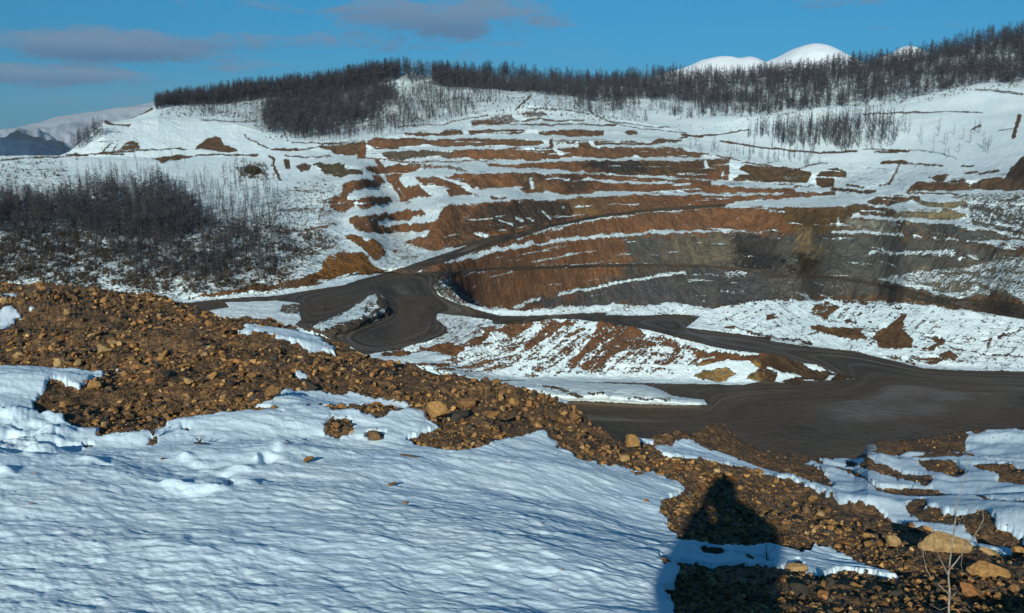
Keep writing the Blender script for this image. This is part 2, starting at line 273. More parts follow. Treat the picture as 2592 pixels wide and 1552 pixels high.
# near snow bank beside the lower road
k('S',9,'130 620;260 640;330 680',.62); k('S',9,'380 660;450 680',.6); k('S',6,'600 680;770 690',.6); k('R',6,'1960 510;2160 530',.9)
k('R',9,'2300 600;2380 640',.6)

# --- roads (own surface)
def RD(t, s): put(road, poly_mask(parse(t, s)), 1)
RD('E','-1100 960;-560 905;0 870;200 840;450 800;650 770;870 700;960 680;1080 640;1250 590;1450 520;1700 440;1900 370;2100 320;2300 280;2473 245;2473 283;2200 350;1950 430;1750 500;1560 570;1400 630;1310 660;1420 670;1640 660;1560 720;1510 780;1560 860;1700 930;1800 960;1900 1000;2150 1060;2473 1070;2473 1120;2150 1110;1900 1080;1700 1060;1550 1040;1540 1100;1640 1170;1650 1230;1500 1290;1300 1340;1200 1380;960 1420;850 1440;700 1350;500 1280;400 1220;220 1180;180 1150;240 1100;200 950;0 920;-560 1000;-1100 1080')
put(road, line_mask(parse('B','0 1540;350 1462;600 1418;900 1348;1200 1285;1500 1232;1800 1202;2100 1176;2473 1150;2600 1143'), 8), 1)
put(road, line_mask(parse('E','1300 665;1640 650;2000 618;2473 600'), 7), 1); put(road, line_mask(parse('F','0 475;300 448;700 432;1200 425;1900 438;2300 480;2600 500'), 8), 1)
put(road, line_mask(parse('D','0 1140;600 1150'), 9), 1); put(road, poly_mask(parse('D','600 1130;1000 1190;1400 1270;1600 1340;1900 1360;2250 1390;2473 1420;3500 1640;3500 1900;2473 1560;1900 1460;1600 1400;1400 1370;1200 1270;1000 1225;600 1170')), 1)
RD('F','-200 905;0 915;400 905;600 890;900 880;890 905;1200 910;1550 895;1800 915;1700 1000;1660 1025;1900 1060;2300 1110;2473 1130;2473 1290;2200 1255;2050 1235;1900 1205;1600 1125;1300 1050;1050 1010;900 985;600 950;400 940;0 1000;-200 990')
RD('G','-60 600;0 620;350 670;850 720;1000 760;1300 830;1500 885;1900 905;2473 918;3600 960;3600 1700;2473 1600;-200 1600;-1000 1900;-2600 1900;-2600 1040;-1300 1080;-300 1060;0 995;200 1035;300 1045;330 1010;560 1010;860 985;690 945;480 858;280 828;100 775;-60 740')
# lower road strip between island and near bank
RD('S','-200 600;0 592;300 602;620 608;800 612;1200 618;1400 602;1700 590;2600 800;1800 800;2600 850;2600 1150;1000 1150;200 950;60 800;100 760;230 700;420 706;600 716;800 722;990 722;930 690;780 668;720 638;640 618;300 603;0 598')
RD('S','0 710;60 800;200 1150;-1900 1150;-1100 800;-500 740')
# snow things that stand on the junction
def NR(t, s): put(road, poly_mask(parse(t, s)), 0)
NR('E','250 1190;450 1105;700 1015;850 915;900 865;980 840;1050 895;1110 1000;1080 1085;900 1135;750 1185;600 1235;400 1235')
NR('E','-500 935;0 925;150 935;230 950;210 1000;230 1060;200 1090;100 1110;0 1095;-300 1120')
K('E','250 1190;450 1105;700 1015;850 915;900 865;980 840;1050 895;1110 1000;1080 1085;900 1135;750 1185;600 1235;400 1235')
W('E','330 1185;450 1120;620 1050;800 960;870 880;960 850;980 900;960 950;1000 990;880 1060;720 1100;560 1150;420 1200')
K('E','860 960;940 930;960 1000;870 1060;840 1010',.6)
K('E','60 960;230 955;210 1070;100 1060;20 1040',.55)
NR('S','-100 600;0 598;150 598;300 605;640 620;720 640;780 670;930 690;950 715;800 715;600 710;400 700;200 690;100 660;0 660')
# weedy bank left of the junction
K('R','500 160;720 190;780 215;900 225;1000 265;1060 300;700 300;400 200',.85); W('R','700 210;740 185;830 205;820 240;720 240')

# --- hill side in the foreground: snow by default, rubble where stones lie
near = Canvas(0.0)
def N(t, s, v=1.0): put(near, poly_mask(parse(t, s)), v)
def n(t, wd, s, v=1.0): put(near, line_mask(parse(t, s), wd), v)
N('R','-700 60;0 60;2700 60;2700 880;2473 912;2400 915;2360 950;2300 955;2170 965;2100 940;2000 915;1960 895;2080 870;2140 850;2080 845;2040 810;1990 795;1900 800;1860 815;1760 800;1700 775;1600 770;1530 745;1480 750;1370 740;1340 750;1250 755;1180 755;1100 765;1000 765;900 770;830 790;750 815;640 835;540 845;480 840;490 800;460 800;380 810;360 800;310 780;290 755;150 745;140 705;200 700;220 665;270 650;400 660;430 640;480 620;490 600;440 575;400 565;380 540;320 540;150 540;0 535;-700 520')
N('S','-100 800;-100 925;0 905;50 890;140 900;220 940;300 990;350 1020;450 1035;560 1050;620 1055;690 1050;750 1080;820 1110;850 1140;830 1155;760 1180;720 1190;730 1220;760 1260;800 1310;830 1330;870 1350;1000 1370;1100 1385;1400 1700;3100 2100;3100 700;1000 600')
N('T','-2 20;340 380;250 410;170 440;190 500;250 570;300 610;270 860;280 900;270 960;260 990;200 1020;230 1060;260 1130;260 1600;3400 1600;3400 -200;-2 -200')
N('T','120 97;380 68;480 110;600 160;700 180;850 210;950 250;1050 310;1150 350;1300 310;3300 300;3300 690;2800 700;2479 740;2410 730;2300 725;2100 660;1950 618;1800 573;1650 510;1500 450;1380 440;1290 420;1180 380;1050 330;950 285;800 240;600 215;480 190;330 175;200 140',0)
N('T','1060 180;1700 140;3300 0;3300 400;1290 320',0)
N('T','300 640;430 665;550 695;680 705;820 690;950 700;1080 740;1100 730;1140 690;1250 710;1370 760;1450 800;1550 840;1640 880;1720 900;1600 895;1480 860;1380 850;1250 860;1200 880;1100 860;1080 810;1050 790;950 830;850 830;680 820;600 830;520 850;400 830;300 830;240 845;200 700',0)
N('T','150 815;220 810;250 850;230 870;180 850'); N('T','410 720;460 690;520 710;610 750;520 770;440 755'); n('T',6,'650 740;750 770;890 790'); N('T','20 40;130 48;130 72;30 68',0); n('T',4,'0 270;60 290',1)
N('T','330 10;400 0;560 5;650 40;720 70;830 100;1000 150;1120 180;1060 180;1250 280;1290 310;1220 335;1100 310;1000 260;900 215;800 190;820 150;850 120;790 110;700 120;690 160;580 140;480 100;400 68;250 75;180 60')
N('T','1140 160;1200 190;1290 230;1430 280;1560 330;1640 350;1760 360;1900 350;2000 380;2150 420;2300 480;2479 480;3300 500;3300 540;2479 505;2350 500;2200 460;2000 410;1800 405;1640 375;1500 320;1300 270;1180 210')
N('T','1330 175;1450 185;1600 220;1750 260;1880 290;1895 310;1860 335;1780 330;1600 290;1450 240;1370 200'); N('T','1790 200;1900 195;2050 200;2100 260;2090 290;2000 290;1880 260;1850 230'); N('T','2160 205;2370 200;2479 240;3300 300;3300 480;2479 360;2350 320;2250 260')
N('T','1640 180;1800 160;1950 120;2100 130;2220 150;2050 155;1850 168;1700 190',.8); N('T','1700 480;1800 450;1870 460;1860 500;2000 530;2100 560;2200 545;2330 620;2479 660;2479 700;2300 690;2100 600;1900 560;1780 520')
N('T','1480 20;1560 40;1560 110;1480 150;1450 90',.5); N('T','2100 0;2400 -40;3300 -80;3300 100;2479 170;2300 180;2100 100',.42); n('T',8,'1900 70;2050 100',.8)
for t_, s_ in (('R','1090 390;1180 390;1240 365;1340 370;1480 375;1560 420;1640 480;1560 470;1400 455;1280 420;1160 405'),('R','1210 715;1300 700;1360 680;1350 645;1500 640;1700 650;1850 675;2000 690;1900 710;1870 730;1750 740;1650 740;1530 745;1360 745'),
               ('R','1160 335;1220 310;1260 325;1200 345'),('R','-400 170;0 175;60 175;90 200;40 215;0 215;-400 230'),('R','110 175;200 185;200 205;130 190'),('R','-400 280;0 285;80 285;100 295;30 345;0 345;-400 350'),('R','410 525;480 530;470 540;420 535'),
               ('R','1420 578;1475 590;1450 615'),('R','695 356;745 360;740 367;700 366'),('R','110 283;175 287;150 292'),('R','1280 330;1310 335;1300 345'),('R','560 548;590 552;570 560')):
    N(t_, s_, 0)
for t_, s_ in (('R','1560 820;1600 800;1680 810;1710 850;1640 860;1580 850'),('R','1750 870;1800 858;1870 870;1840 882;1770 882'),('R','390 872;430 862;450 872;410 882'),('R','720 850;760 845;765 868;725 868'),('R','1340 762;1380 765;1360 772'),('R','880 815;925 818;920 828;885 826')):
    N(t_, s_, 1)

# --- slopes used to raise the ground of the middle distance (tangents)
def SL(t, s, v): put(slope, poly_mask(parse(t, s)), v)
SL('F','-1100 1484;-900 1400;-600 1290;-300 1040;0 960;400 945;600 955;900 990;1300 1055;1600 1130;1900 1215;2200 1265;2473 1300;2900 1400;3100 1480;2473 1560;2300 1550;1100 1500;-300 1500', 0.62)
SL('F','1660 1025;1750 960;1830 905;1950 850;2050 790;2473 765;2900 745;3300 760;3900 800;5000 920;6000 1100;6000 1400;5000 1440;4000 1390;3400 1300;2900 1180;2400 1110;1900 1055', 0.36)
SL('F','0 855;300 850;600 825;950 800;1060 825;1060 860;650 885;150 910;-300 900;-620 820', 0.5); SL('F','890 900;1100 850;1300 800;1490 770;1700 812;1800 840;1950 840;1820 910;1200 905', 0.4)
berm = Canvas(0.0)
put(berm, poly_mask(parse('E','250 1190;450 1105;700 1015;850 915;900 865;980 840;1050 895;1090 960;1070 1040;900 1120;750 1175;600 1225;400 1225')), 1.7)
put(berm, poly_mask(parse('S','-500 500;0 605;150 603;300 610;640 625;720 645;780 675;930 695;950 712;800 712;600 706;200 685;100 655;-300 570')), 1.5)
put(berm, poly_mask(parse('E','1510 790;1560 705;1640 668;1740 800;1950 930;1900 945;1620 850')), 2.4)
SL('E','-850 905;-300 865;0 845;300 800;560 730;840 690;920 660;900 430;560 430;440 600;340 680;0 730;-850 860', 0.9)

# --- rock colours (soft patches)
def CB(t, s, c, kk=1.0): put(col, poly_mask(parse(t, s)), c, kk)
CB('X','860 440;950 330;1200 300;1500 320;1900 400;2000 470;2100 500;2180 560;1650 690;1500 730;1300 800;1100 800;1000 700;900 680;700 760;700 690', ORANGE)
CB('X','950 330;1250 290;1700 330;1900 400;1950 470;1700 400;1300 380;1000 380', BROWN, .8)
CB('A','700 700;1240 740;1230 880;800 880', (0.10,0.085,0.05)); CB('A','1390 600;2100 590;2100 700;1440 700',(0.13,0.11,0.085))
CB('B','1200 700;1900 700;1900 850;1500 840;1250 800', DARK); CB('B','620 820;900 830;830 1010;600 1010', DARK,.8); CB('B','630 840;770 840;890 990;800 1010', OCHRE,.7); CB('B','900 850;1350 870;1300 1000;1000 990', DARK,.7)
CB('B','400 1110;1060 1080;1150 1250;900 1330;400 1400;250 1200', DARK,.85); CB('B','1060 1075;1230 1075;1400 1220;1180 1270', OCHRE,.7); CB('B','0 1380;200 1200;500 1300;400 1440;100 1484', (0.09,0.06,0.04),.8)
CB('B','1300 1060;1500 1055;1600 1200;1450 1220', BROWN,.8); CB('B','700 590;1000 590;950 690;700 690', (0.19,0.11,0.06),.7)
CB('C','780 440;1900 440;1920 680;1560 680;780 620',(0.125,0.082,0.045)); CB('C','0 400;640 400;500 590;0 580', (0.13,0.085,0.05)); CB('C','1200 870;1960 860;1920 1090;1400 1090',(0.135,0.088,0.035)); CB('C','1740 680;2200 690;2200 720;1740 720', BLUEG)
CB('X','1560 600;1700 600;1850 590;2100 590;2180 600;2400 700;2592 760;2920 830;2920 900;2592 806;1942 761;1812 784;1458 779;1360 770;1500 720;1620 690', (0.115,0.112,0.10)); CB('F','0 860;300 740;450 730;700 690;1000 620;1500 520;1700 520;1700 480;1900 440;2473 500;2473 860;1000 830', (0.095,0.098,0.102))
CB('F','1000 620;1050 440;1650 420;1700 500;1250 550', (0.10,0.088,0.075)); CB('F','450 720;600 670;620 780;500 800',ORANGE,.8)
CB('F','1430 180;2100 130;2120 420;1450 410',(0.17,0.15,0.11),.9); CB('C','780 1110;1250 1110;1200 1440;820 1440',(0.055,0.055,0.055),.9); CB('C','900 1300;1260 1300;1250 1460;950 1460',(0.022,0.024,0.03)); CB('C','800 1180;880 1180;1000 1460;800 1440',(0.035,0.033,0.03),.8)
CB('C','1430 1090;1560 1110;1540 1220;1440 1310;1370 1300;1400 1180',(0.27,0.20,0.105)); CB('C','1560 1250;1700 1250;1640 1330;1560 1320',(0.26,0.20,0.10)); CB('C','1390 1290;1530 1300;1640 1400;1560 1480;1330 1480',(0.05,0.038,0.022)); CB('C','1620 1120;2473 1130;2473 1484;1700 1484',(0.075,0.082,0.075),.9)
CB('D','640 730;2473 860;2473 960;1850 1060;1380 1150;1000 1150;650 1120',(0.125,0.128,0.12),.9); CB('D','810 590;1200 610;1220 720;800 700', PALE); CB('D','1200 610;1750 650;2350 750;2300 800;1900 800;1310 730',(0.10,0.115,0.112)); CB('D','1330 760;1450 690;1500 660;1500 700;1400 760',(0.25,0.18,0.09),.8)
CB('D','1380 400;1960 380;1960 600;1210 580;1210 500;1400 460', KHAKI); CB('D','960 350;1480 350;1480 470;960 470',(0.14,0.095,0.065)); CB('D','830 460;1250 470;1250 570;1020 560;830 520',(0.12,0.085,0.06))
CB('D','1900 330;2473 330;3500 330;3500 860;2300 720;1960 650',(0.13,0.13,0.115)); CB('D','1030 1170;1500 1080;2250 950;3500 950;3500 1700;2473 1420;1500 1280',(0.20,0.185,0.14)); CB('D','2250 850;2473 870;3500 900;3500 960;2250 920',(0.14,0.075,0.045),.8)
CB('D','1340 330;1440 220;1950 200;2440 -20;3500 -80;3500 330;2000 330',(0.13,0.085,0.055)); CB('D','2300 180;2440 0;3500 -80;3500 250;2300 230',(0.07,0.055,0.045))
CB('X','1000 780;1200 770;1700 800;2100 900;2100 960;1000 960', (0.24,0.118,0.058)); CB('S','860 490;1320 520;1320 610;860 610',(0.42,0.27,0.10)); CB('S','1330 540;1800 560;1800 620;1300 620',DARK,.6)
CB('X','700 600;960 600;960 720;700 760;400 770;400 720', (0.25,0.12,0.035)); CB('G','300 200;2600 200;2600 860;0 860;0 350',(0.17,0.10,0.055)); CB('E','-700 850;0 740;300 700;300 800;0 830;-700 890',(0.16,0.09,0.05),.8)
CB('G','-100 760;900 900;900 1050;-100 1050',(0.10,0.062,0.036)); CB('G','-60 560;500 610;500 680;-60 640',(0.07,0.055,0.04))
CB('E','250 1190;850 900;1000 830;1120 1000;1080 1090;600 1240;400 1235',(0.115,0.092,0.072)); CB('E','1480 790;1640 650;1990 930;1900 970',(0.085,0.07,0.055)); CB('R','380 150;1060 230;1060 320;380 300',(0.10,0.085,0.05)); CB('A','0 740;260 760;260 880;0 880',(0.06,0.05,0.04))

# --- roughness of the snow cover (thin, speckled snow)
def FZ(t, s, v, kk=1.0): put(fuzz, poly_mask(parse(t, s)), v, kk)
FZ('X','860 560;800 480;780 400;950 310;1250 280;1500 300;1750 350;1950 400;2300 420;2920 430;2920 900;1100 900;1000 700', .58)
FZ('X','-320 420;100 430;400 480;700 560;850 560;900 660;700 745;400 760;-320 780',.95); FZ('X','650 500;820 440;880 470;860 560;830 640;700 600',.8)
FZ('X','380 250;620 200;1000 180;1350 215;1700 200;2592 90;2920 60;2920 230;2200 240;1800 290;1500 280;1330 250;1200 300;1000 330;800 330;700 320;400 280',.8)
FZ('D','1850 340;3500 330;3500 1700;2473 1430;1500 1290;1030 1180;2200 940;2300 720;1950 640',.75)
FZ('F','-600 1200;-300 1060;0 950;900 990;1700 1200;1950 1290;1750 1420;1400 1470;-600 1470',.85); FZ('E','1540 1040;2200 1130;2000 1330;1200 1400',.95); FZ('E','250 1190;850 900;1000 830;1120 1000;1080 1090;600 1240',.8)
FZ('G','-300 200;2600 400;2600 930;1500 900;0 640;-500 540',.50); FZ('G','1800 760;2600 780;3500 800;3500 1000;2600 930;1500 900',.8); FZ('E','700 20;1650 60;1750 140;1000 290;700 160',.5); FZ('E','900 300;1700 300;1600 520;1000 640;880 500',.9)
FZ('H','0 700;500 720;600 800;300 950;0 900',.7); FZ('H','800 400;1400 430;1300 620;900 640',.5); FZ('B','0 250;1500 250;1500 400;0 390',.6); FZ('S','0 600;950 700;900 720;100 680',.5)
K('H','1160 610;1190 560;1260 530;1330 550;1350 600',.9); K('H','1870 595;2000 500;2080 480;2130 500;2160 560;2300 610;2200 630;2000 600',.8); k('H',3,'0 705;200 690;500 680;850 660'); k('H',2.5,'640 655;1200 645'); k('H',3.5,'990 345;1100 360;1260 370'); k('H',3,'990 630;1080 540',.8); k('H',3.5,'1095 610;1130 565',.8); k('H',2.5,'960 640;1450 605;1800 600'); K('H','1380 670;1500 690;1700 660;1880 660;1800 690;1640 710;1560 750;1500 700',.8); k('H',3,'1880 655;2300 650;2473 665'); k('H',2.5,'1120 320;1280 300;1480 220'); k('H',2.5,'1950 325;2250 345;2470 330',.8)
k('P',3,'0 1330;200 1290;350 1270;560 1240;700 1190;900 1100;1000 1060',.95); k('P',3,'800 1195;950 1190;1100 1150;1250 1130',.95); k('P',3,'0 1345;150 1320;330 1290',.9); k('P',2.5,'1350 1115;1500 1105;1620 1085',.9); k('P',2.5,'60 1210;250 1215;400 1205',.8)
k('Q',3,'1700 555;1900 550;2100 548;2270 543'); k('Q',2.5,'2230 465;2473 470'); k('Q',9,'2455 555;2440 600;2425 660',.9); k('Q',5,'2220 625;2270 612',.7); k('Q',3,'2350 635;2420 615',.7); k('Q',2.5,'480 590;620 620;850 640',.8); k('Q',2.5,'1700 720;1900 715;2050 735;2150 765',.8); k('Q',2.5,'1550 520;1800 500;2000 480',.5)
W('Q','1000 270;1400 280;1400 330;1000 320') if False else None
W('P','1930 335;2060 335;2080 360;1990 380;1900 370')

streak = Canvas(0.0)
put(streak, poly_mask(parse('F','-1000 1480;-700 1300;-300 1060;0 950;600 975;900 990;1300 1070;1700 1200;1950 1290;1800 1400;1400 1450;-400 1480')), 1.0)
put(streak, poly_mask(parse('G','-400 300;0 240;600 240;1400 300;2600 480;3500 600;3500 900;2600 780;1500 800;0 560;-500 500')), .5)
put(streak, poly_mask(parse('D','1500 400;3500 380;3500 1500;2300 1300;1500 1250;700 1100;700 800;1200 600')), .42)
stk = blur(streak.a, 16, 8, 2)
rk = blur(rock.a, 1, 1, 2); fz = blur(fuzz.a, 24, 10, 2); nr = blur(near.a, 2, 1, 2)
sl = blur(slope.a, 14, 4, 2); bm_ = blur(berm.a, 13, 8, 2); rd = blur(road.a, 1, 1, 1)
cl = np.stack([blur(col.a[..., i], 7, 5, 2) for i in range(3)], -1)
def samp(a, u, v):
    x = np.clip(u - U0, 0, NU - 1.001); y = np.clip(v - V0, 0, NV - 1.001)
    xi = x.astype(int); yi = y.astype(int); fx = (x - xi).astype(np.float32); fy = (y - yi).astype(np.float32)
    if a.ndim == 3: fx = fx[..., None]; fy = fy[..., None]
    return (a[yi, xi] * (1 - fx) + a[yi, xi + 1] * fx) * (1 - fy) + (a[yi + 1, xi] * (1 - fx) + a[yi + 1, xi + 1] * fx) * fy

# ------------------------------------------------------------------ terrain: distances out from the near slope to the far ridge
NC = 1420
uc = np.linspace(-310, 2900, NC)
ci = lambda c: np.interp(uc, c[0], c[1])
def rows(vb, vt, nr_):
    s = np.linspace(0, 1, nr_)[:, None]
    return vb[None, :] * (1 - s) + vt[None, :] * s
def integrate(vr, r0, g):                     # r along rows with d(log r) = g dt
    t = ray(np.broadcast_to(uc, vr.shape), vr)[2]
    dt = np.diff(t, axis=0); gm = 0.5 * (g[1:] + g[:-1])
    inc = dt * gm
    return np.log(r0)[None, :] + np.concatenate([np.zeros((1, NC)), np.cumsum(inc, 0)], 0), inc
def smooth1(a, r=12):
    kk = np.ones(2 * r + 1) / (2 * r + 1)
    for _ in range(2): a = np.convolve(np.pad(a, r, mode='edge'), kk, 'valid')
    return a
SH = []   # (v rows, r rows, tag)
# near slope
def ks(c, r=30): return smooth1(ci(c), r)
vE = ci(EDGE); vC = ci(CREST)
vb = np.full(NC, 1700.0)
v0 = rows(vb, vE, 430); t0 = ray(np.broadcast_to(uc, v0.shape), v0)[2]
r0 = 1.62 / -t0[0]
lg, inc = integrate(v0, r0, 1.0 / (-0.055 - t0))
vEs = rows(vb, smooth1(vE, 70), 430); tEs = ray(np.broadcast_to(uc, v0.shape), vEs)[2]
lgs, incs = integrate(vEs, r0, 1.0 / (-0.055 - tEs))
kk = smooth1(np.log(ks(R_EDGE) / r0) / incs.sum(0), 40)
rr0 = np.exp(np.log(r0)[None] + (lg - np.log(r0)[None]) * kk[None])
v1 = rows(vE, vC, 110)
s = np.linspace(0, 1, 110)[:, None] ** 1.0
rEa = rr0[-1]; rCa = rEa * (1.004 + smooth1(np.maximum(ci(R_CREST) / ci(R_EDGE) - 1.0, 0), 12))
rr1 = np.exp(np.log(rEa)[None] * (1 - s) + np.log(rCa)[None] * s)
# middle distance
vB2 = vC + 55
z2 = np.interp(uc, [-320, 700, 900, 1300, 2920], [-36, -36, -36.5, -40, -40])
vR = ci(RIM); vR = np.minimum(vR, vB2 - 8)
v2 = rows(vB2, vR, 230); t2 = ray(np.broadcast_to(uc, v2.shape), v2)[2]
tan2 = samp(sl, np.broadcast_to(uc, v2.shape), v2)
lg, inc = integrate(v2, z2 / t2[0], 1.0 / (tan2 - t2))
rr2 = np.exp(lg); _h = samp(bm_, np.broadcast_to(uc, v2.shape), v2); _h[-3:] = 0; rr2 = rr2 * (1 - _h / np.abs(rr2 * t2))
rrim = rr2[-1]; zrim = rrim * t2[-1]
# far wall of the pit, valley side, wooded ridge
HID = np.interp(uc, [-320, 1040, 1110, 1300, 2920], [0, 0, 6, 45, 45])
vB3 = vR + HID
rB3 = np.interp(uc, [1040, 1110, 1140, 1200, 1350, 1500, 1800, 2050, 2300, 2592, 2920], [0, 208, 222, 240, 265, 280, 292, 285, 262, 232, 215])
bl = np.clip((uc - 1040) / 70, 0, 1); rB3 = np.where(uc < 1110, rrim * (1 - bl) + np.interp(1110, uc, rrim) * 0 + bl * 208, rB3)
rB3 = np.maximum(rB3, rrim)
A1 = cur('-320 600;0 590;400 582;700 600;850 650;950 680;984 684;1040 672;1147 643;1350 589;1544 543;1834 522;2191 507;2294 487;2546 500;2920 520')
R1 = cur('-320 250;0 255;700 250;850 232;984 226;1147 250;1350 292;1544 335;1834 372;2191 365;2294 355;2546 325;2920 300')
A2 = cur('-320 402;0 400;150 398;400 396;700 400;950 402;1300 405;1750 402;1870 415;2000 430;2200 432;2400 405;2592 385;2920 370')
R2 = cur('-320 395;0 400;700 385;950 372;1300 372;1544 392;1870 430;2000 440;2200 440;2400 425;2592 400;2920 380')
A3 = cur('-320 397;0 397;150 396;175 388;265 314;400 300;600 318;750 352;800 360;900 350;1000 325;1150 300;1250 275;1350 265;1500 290;1650 312;1750 325;1850 300;2100 270;2592 228;2920 200')
R3 = cur('-320 399;0 403;175 400;265 425;400 445;600 440;800 405;1000 420;1250 455;1500 475;1750 490;2100 560;2592 560;2920 545')
A4 = cur('-320 395;0 395;150 394;175 384;265 311;330 302;390 272;420 262;500 252;650 232;780 220;880 203;960 188;1030 178;1080 182;1180 190;1300 205;1500 212;1650 205;1800 200;1900 204;2050 190;2200 158;2400 130;2592 102;2920 60')
R4 = cur('-320 402;0 406;150 406;265 430;330 470;400 520;650 570;1050 640;1500 720;2000 760;2592 750;2920 740')
pitm = Canvas(0.0)
put(pitm, poly_mask(parse('X','880 560;810 480;790 400;950 310;1250 285;1500 300;1700 345;1900 400;2100 430;2592 440;2920 440;2920 960;1100 960;1000 700')), 1)
pm = blur(pitm.a, 45, 8, 2)
rks = blur(rock.a, 16, 1, 2); rks = np.maximum(rks, 0)
anch = []; rlist = []; vlist = []; rcur = rB3.copy(); vprev = vB3
for (A_, RR, nrow) in ((A1, R1, 110), (A2, R2, 120), (A3, R3, 70), (A4, R4, 70)):
    va = np.minimum(ci(A_), vprev - 0.5)
    vv = rows(vprev, va, nrow); uu = np.broadcast_to(uc, vv.shape); tt = ray(uu, vv)[2]
    p = samp(pm, uu, vv); q = samp(rks, uu, vv)
    q = np.clip(q, 0, 1)
    den_pit = q * 1.3 + (1 - q) * 0.085 - np.minimum(tt, 0) * (1 - q) * 0.6
    den = p * den_pit + (1 - p) * (0.32 - tt * 0.5)
    lg, inc = integrate(vv, rcur, 1.0 / den)
    kf = np.log(np.maximum(ks(RR, 40), rcur * 1.002) / rcur) / np.maximum(inc.sum(0), 1e-9)
    kf = smooth1(kf, 14)
    rr = np.exp(np.log(rcur)[None] + (lg - np.log(rcur)[None]) * kf[None])
    anch.append((0, ks(RR, 40)))
    if vlist: vv = vv[1:]; rr = rr[1:]
    vlist.append(vv); rlist.append(rr); rcur = rr[-1]; vprev = va
v3 = np.concatenate(vlist); rr3 = np.concatenate(rlist)
_rowk = [0]; _err = [np.zeros(NC)]; _n = -1
for (vl, (_, RRt)) in zip(vlist, anch):
    _n += len(vl); _rowk.append(_n); _err.append(np.log(rr3[_n] / RRt))
_err = np.stack(_err); _ri = np.arange(len(rr3)); _rowk = np.array(_rowk)
_kk = np.clip(np.searchsorted(_rowk, _ri, side='right') - 1, 0, len(_rowk) - 2); _f = ((_ri - _rowk[_kk]) / (_rowk[_kk + 1] - _rowk[_kk]))[:, None]
rr3 = rr3 * np.exp(-(_err[_kk] * (1 - _f) + _err[_kk + 1] * _f))
rr3 = np.maximum.accumulate(rr3 * (1 + 2e-5 * _ri[:, None]), axis=0)
_l = np.log(rr3); _w = np.clip(np.arange(len(_l)) / 40.0, 0, 1)[:, None]
_b = _l.astype(np.float32)
for _ in range(2): _b = box1(_b, 11, 1)
_c = _b
for _ in range(2): _c = box1(_c, 22, 1)
_k = np.clip((np.arange(len(_l)) - 225) / 40.0, 0, 1)[:, None]
rr3 = np.exp(_l * (1 - _w) + (_b * (1 - _k) + _c * _k) * _w)

def pos(v, r):
    u = np.broadcast_to(uc, v.shape); dx, dy, t = ray(u, v)
    return dx * r, dy * r, t * r
X0, Y0, Z0 = pos(v0, rr0); X1, Y1, Z1 = pos(v1[1:], rr1[1:]); X2, Y2, Z2 = pos(v2, rr2); X3, Y3, Z3 = pos(v3, rr3)
n0, n1, n2, n3 = len(v0), len(v1) - 1, len(v2), len(v3)
def bridge(a, b, m, sag=0.0):
    """hidden rows between two ridge lines"""
    s = np.linspace(0, 1, m + 2)[1:-1, None]
    out = [a[0][None] * (1 - s) + b[0][None] * s, a[1][None] * (1 - s) + b[1][None] * s]
    e = 1 - (1 - s) ** 1.7
    out.append(a[2][None] * (1 - e) + b[2][None] * e)
    return out
ap = [X1[-1], Y1[-1], Z1[-1]]; bp = [X2[0], Y2[0], Z2[0]]; H1 = bridge(ap, bp, 14)
ap = [X2[-1], Y2[-1], Z2[-1]]; bp = [X3[0], Y3[0], Z3[0]]; H2 = bridge(ap, bp, 8)
# behind the skyline the ridge falls away
back = []
L = np.hypot(X3[-1], Y3[-1])
for d_, dz_ in ((6, -.6), (16, -3), (40, -12), (100, -34), (250, -60)):
    back.append([X3[-1] * (1 + d_ / L), Y3[-1] * (1 + d_ / L), Z3[-1] + dz_])
HB = [np.stack([b[i] for b in back]) for i in range(3)]
# under the camera, towards the photographer's feet
fr = []
for f_ in (0.04, 0.2, 0.45, 0.75, 0.92):
    fr.append([X0[0] * f_, Y0[0] * f_, Z0[0] * 1.0 + 0 * X0[0]])
HF = [np.stack([b[i] for b in fr]) for i in range(3)]
HF[2][:, :] = -1.62 + (Z0[0][None] + 1.62) * np.array([0.04, .2, .45, .75, .92])[:, None]
XX = np.concatenate([HF[0], X0, X1, H1[0], X2, H2[0], X3, HB[0]]); YY = np.concatenate([HF[1], Y0, Y1, H1[1], Y2, H2[1], Y3, HB[1]]); ZZ = np.concatenate([HF[2], Z0, Z1, H1[2], Z2, H2[2], Z3, HB[2]])
nF = 5
o0 = nF; o1 = o0 + n0; oH1 = o1 + n1; o2 = oH1 + 14; oH2 = o2 + n2; o3 = oH2 + 8; oB = o3 + n3; NR_ = oB + 5
VV = np.concatenate([np.repeat(v0[:1], nF, 0), v0, v1[1:], np.repeat(v1[-1:], 14, 0), v2, np.repeat(v2[-1:], 8, 0), v3, np.repeat(v3[-1:], 5, 0)])
UU = np.broadcast_to(uc, VV.shape)
# ---- masks on the ground, with a little wander so that no outline stays ruled
RRg = np.hypot(XX, YY)
sc = np.where(RRg < 60, 1.0 / np.clip(RRg, 2, 60) * 9, 0.16)
lx, ly = UU / 11.0, VV / 8.0
wu = fbm(lx, ly, 4, 5, .7) * 3.0; wv = fbm(lx + 40, ly + 9, 3, 9) * 1.2 + fbm(UU / 4.0, VV / 12.0, 2, 13, .7) * 3.0
wu2 = fbm(UU / 26.0, VV / 15.0, 4, 15, .6) * 16; wv2 = fbm(UU / 26.0 + 9, VV / 15.0, 4, 19, .6) * 7
thin = np.clip((VV - 180) / 600, 0.35, 1)
ROCK = samp(rk, UU + wu, VV + wv * thin)
FUZZ = samp(fz, UU, VV); NEAR = samp(nr, UU + wu2, VV + wv2)
ROADM = samp(rd, UU + wu * 0.5, VV + wv * 0.4); STRK = samp(stk, UU, VV)
_b1 = blur(road.a, 9, 5, 2); _b2 = blur(road.a, 28, 14, 2); _b3 = blur(road.a, 80, 30, 2)
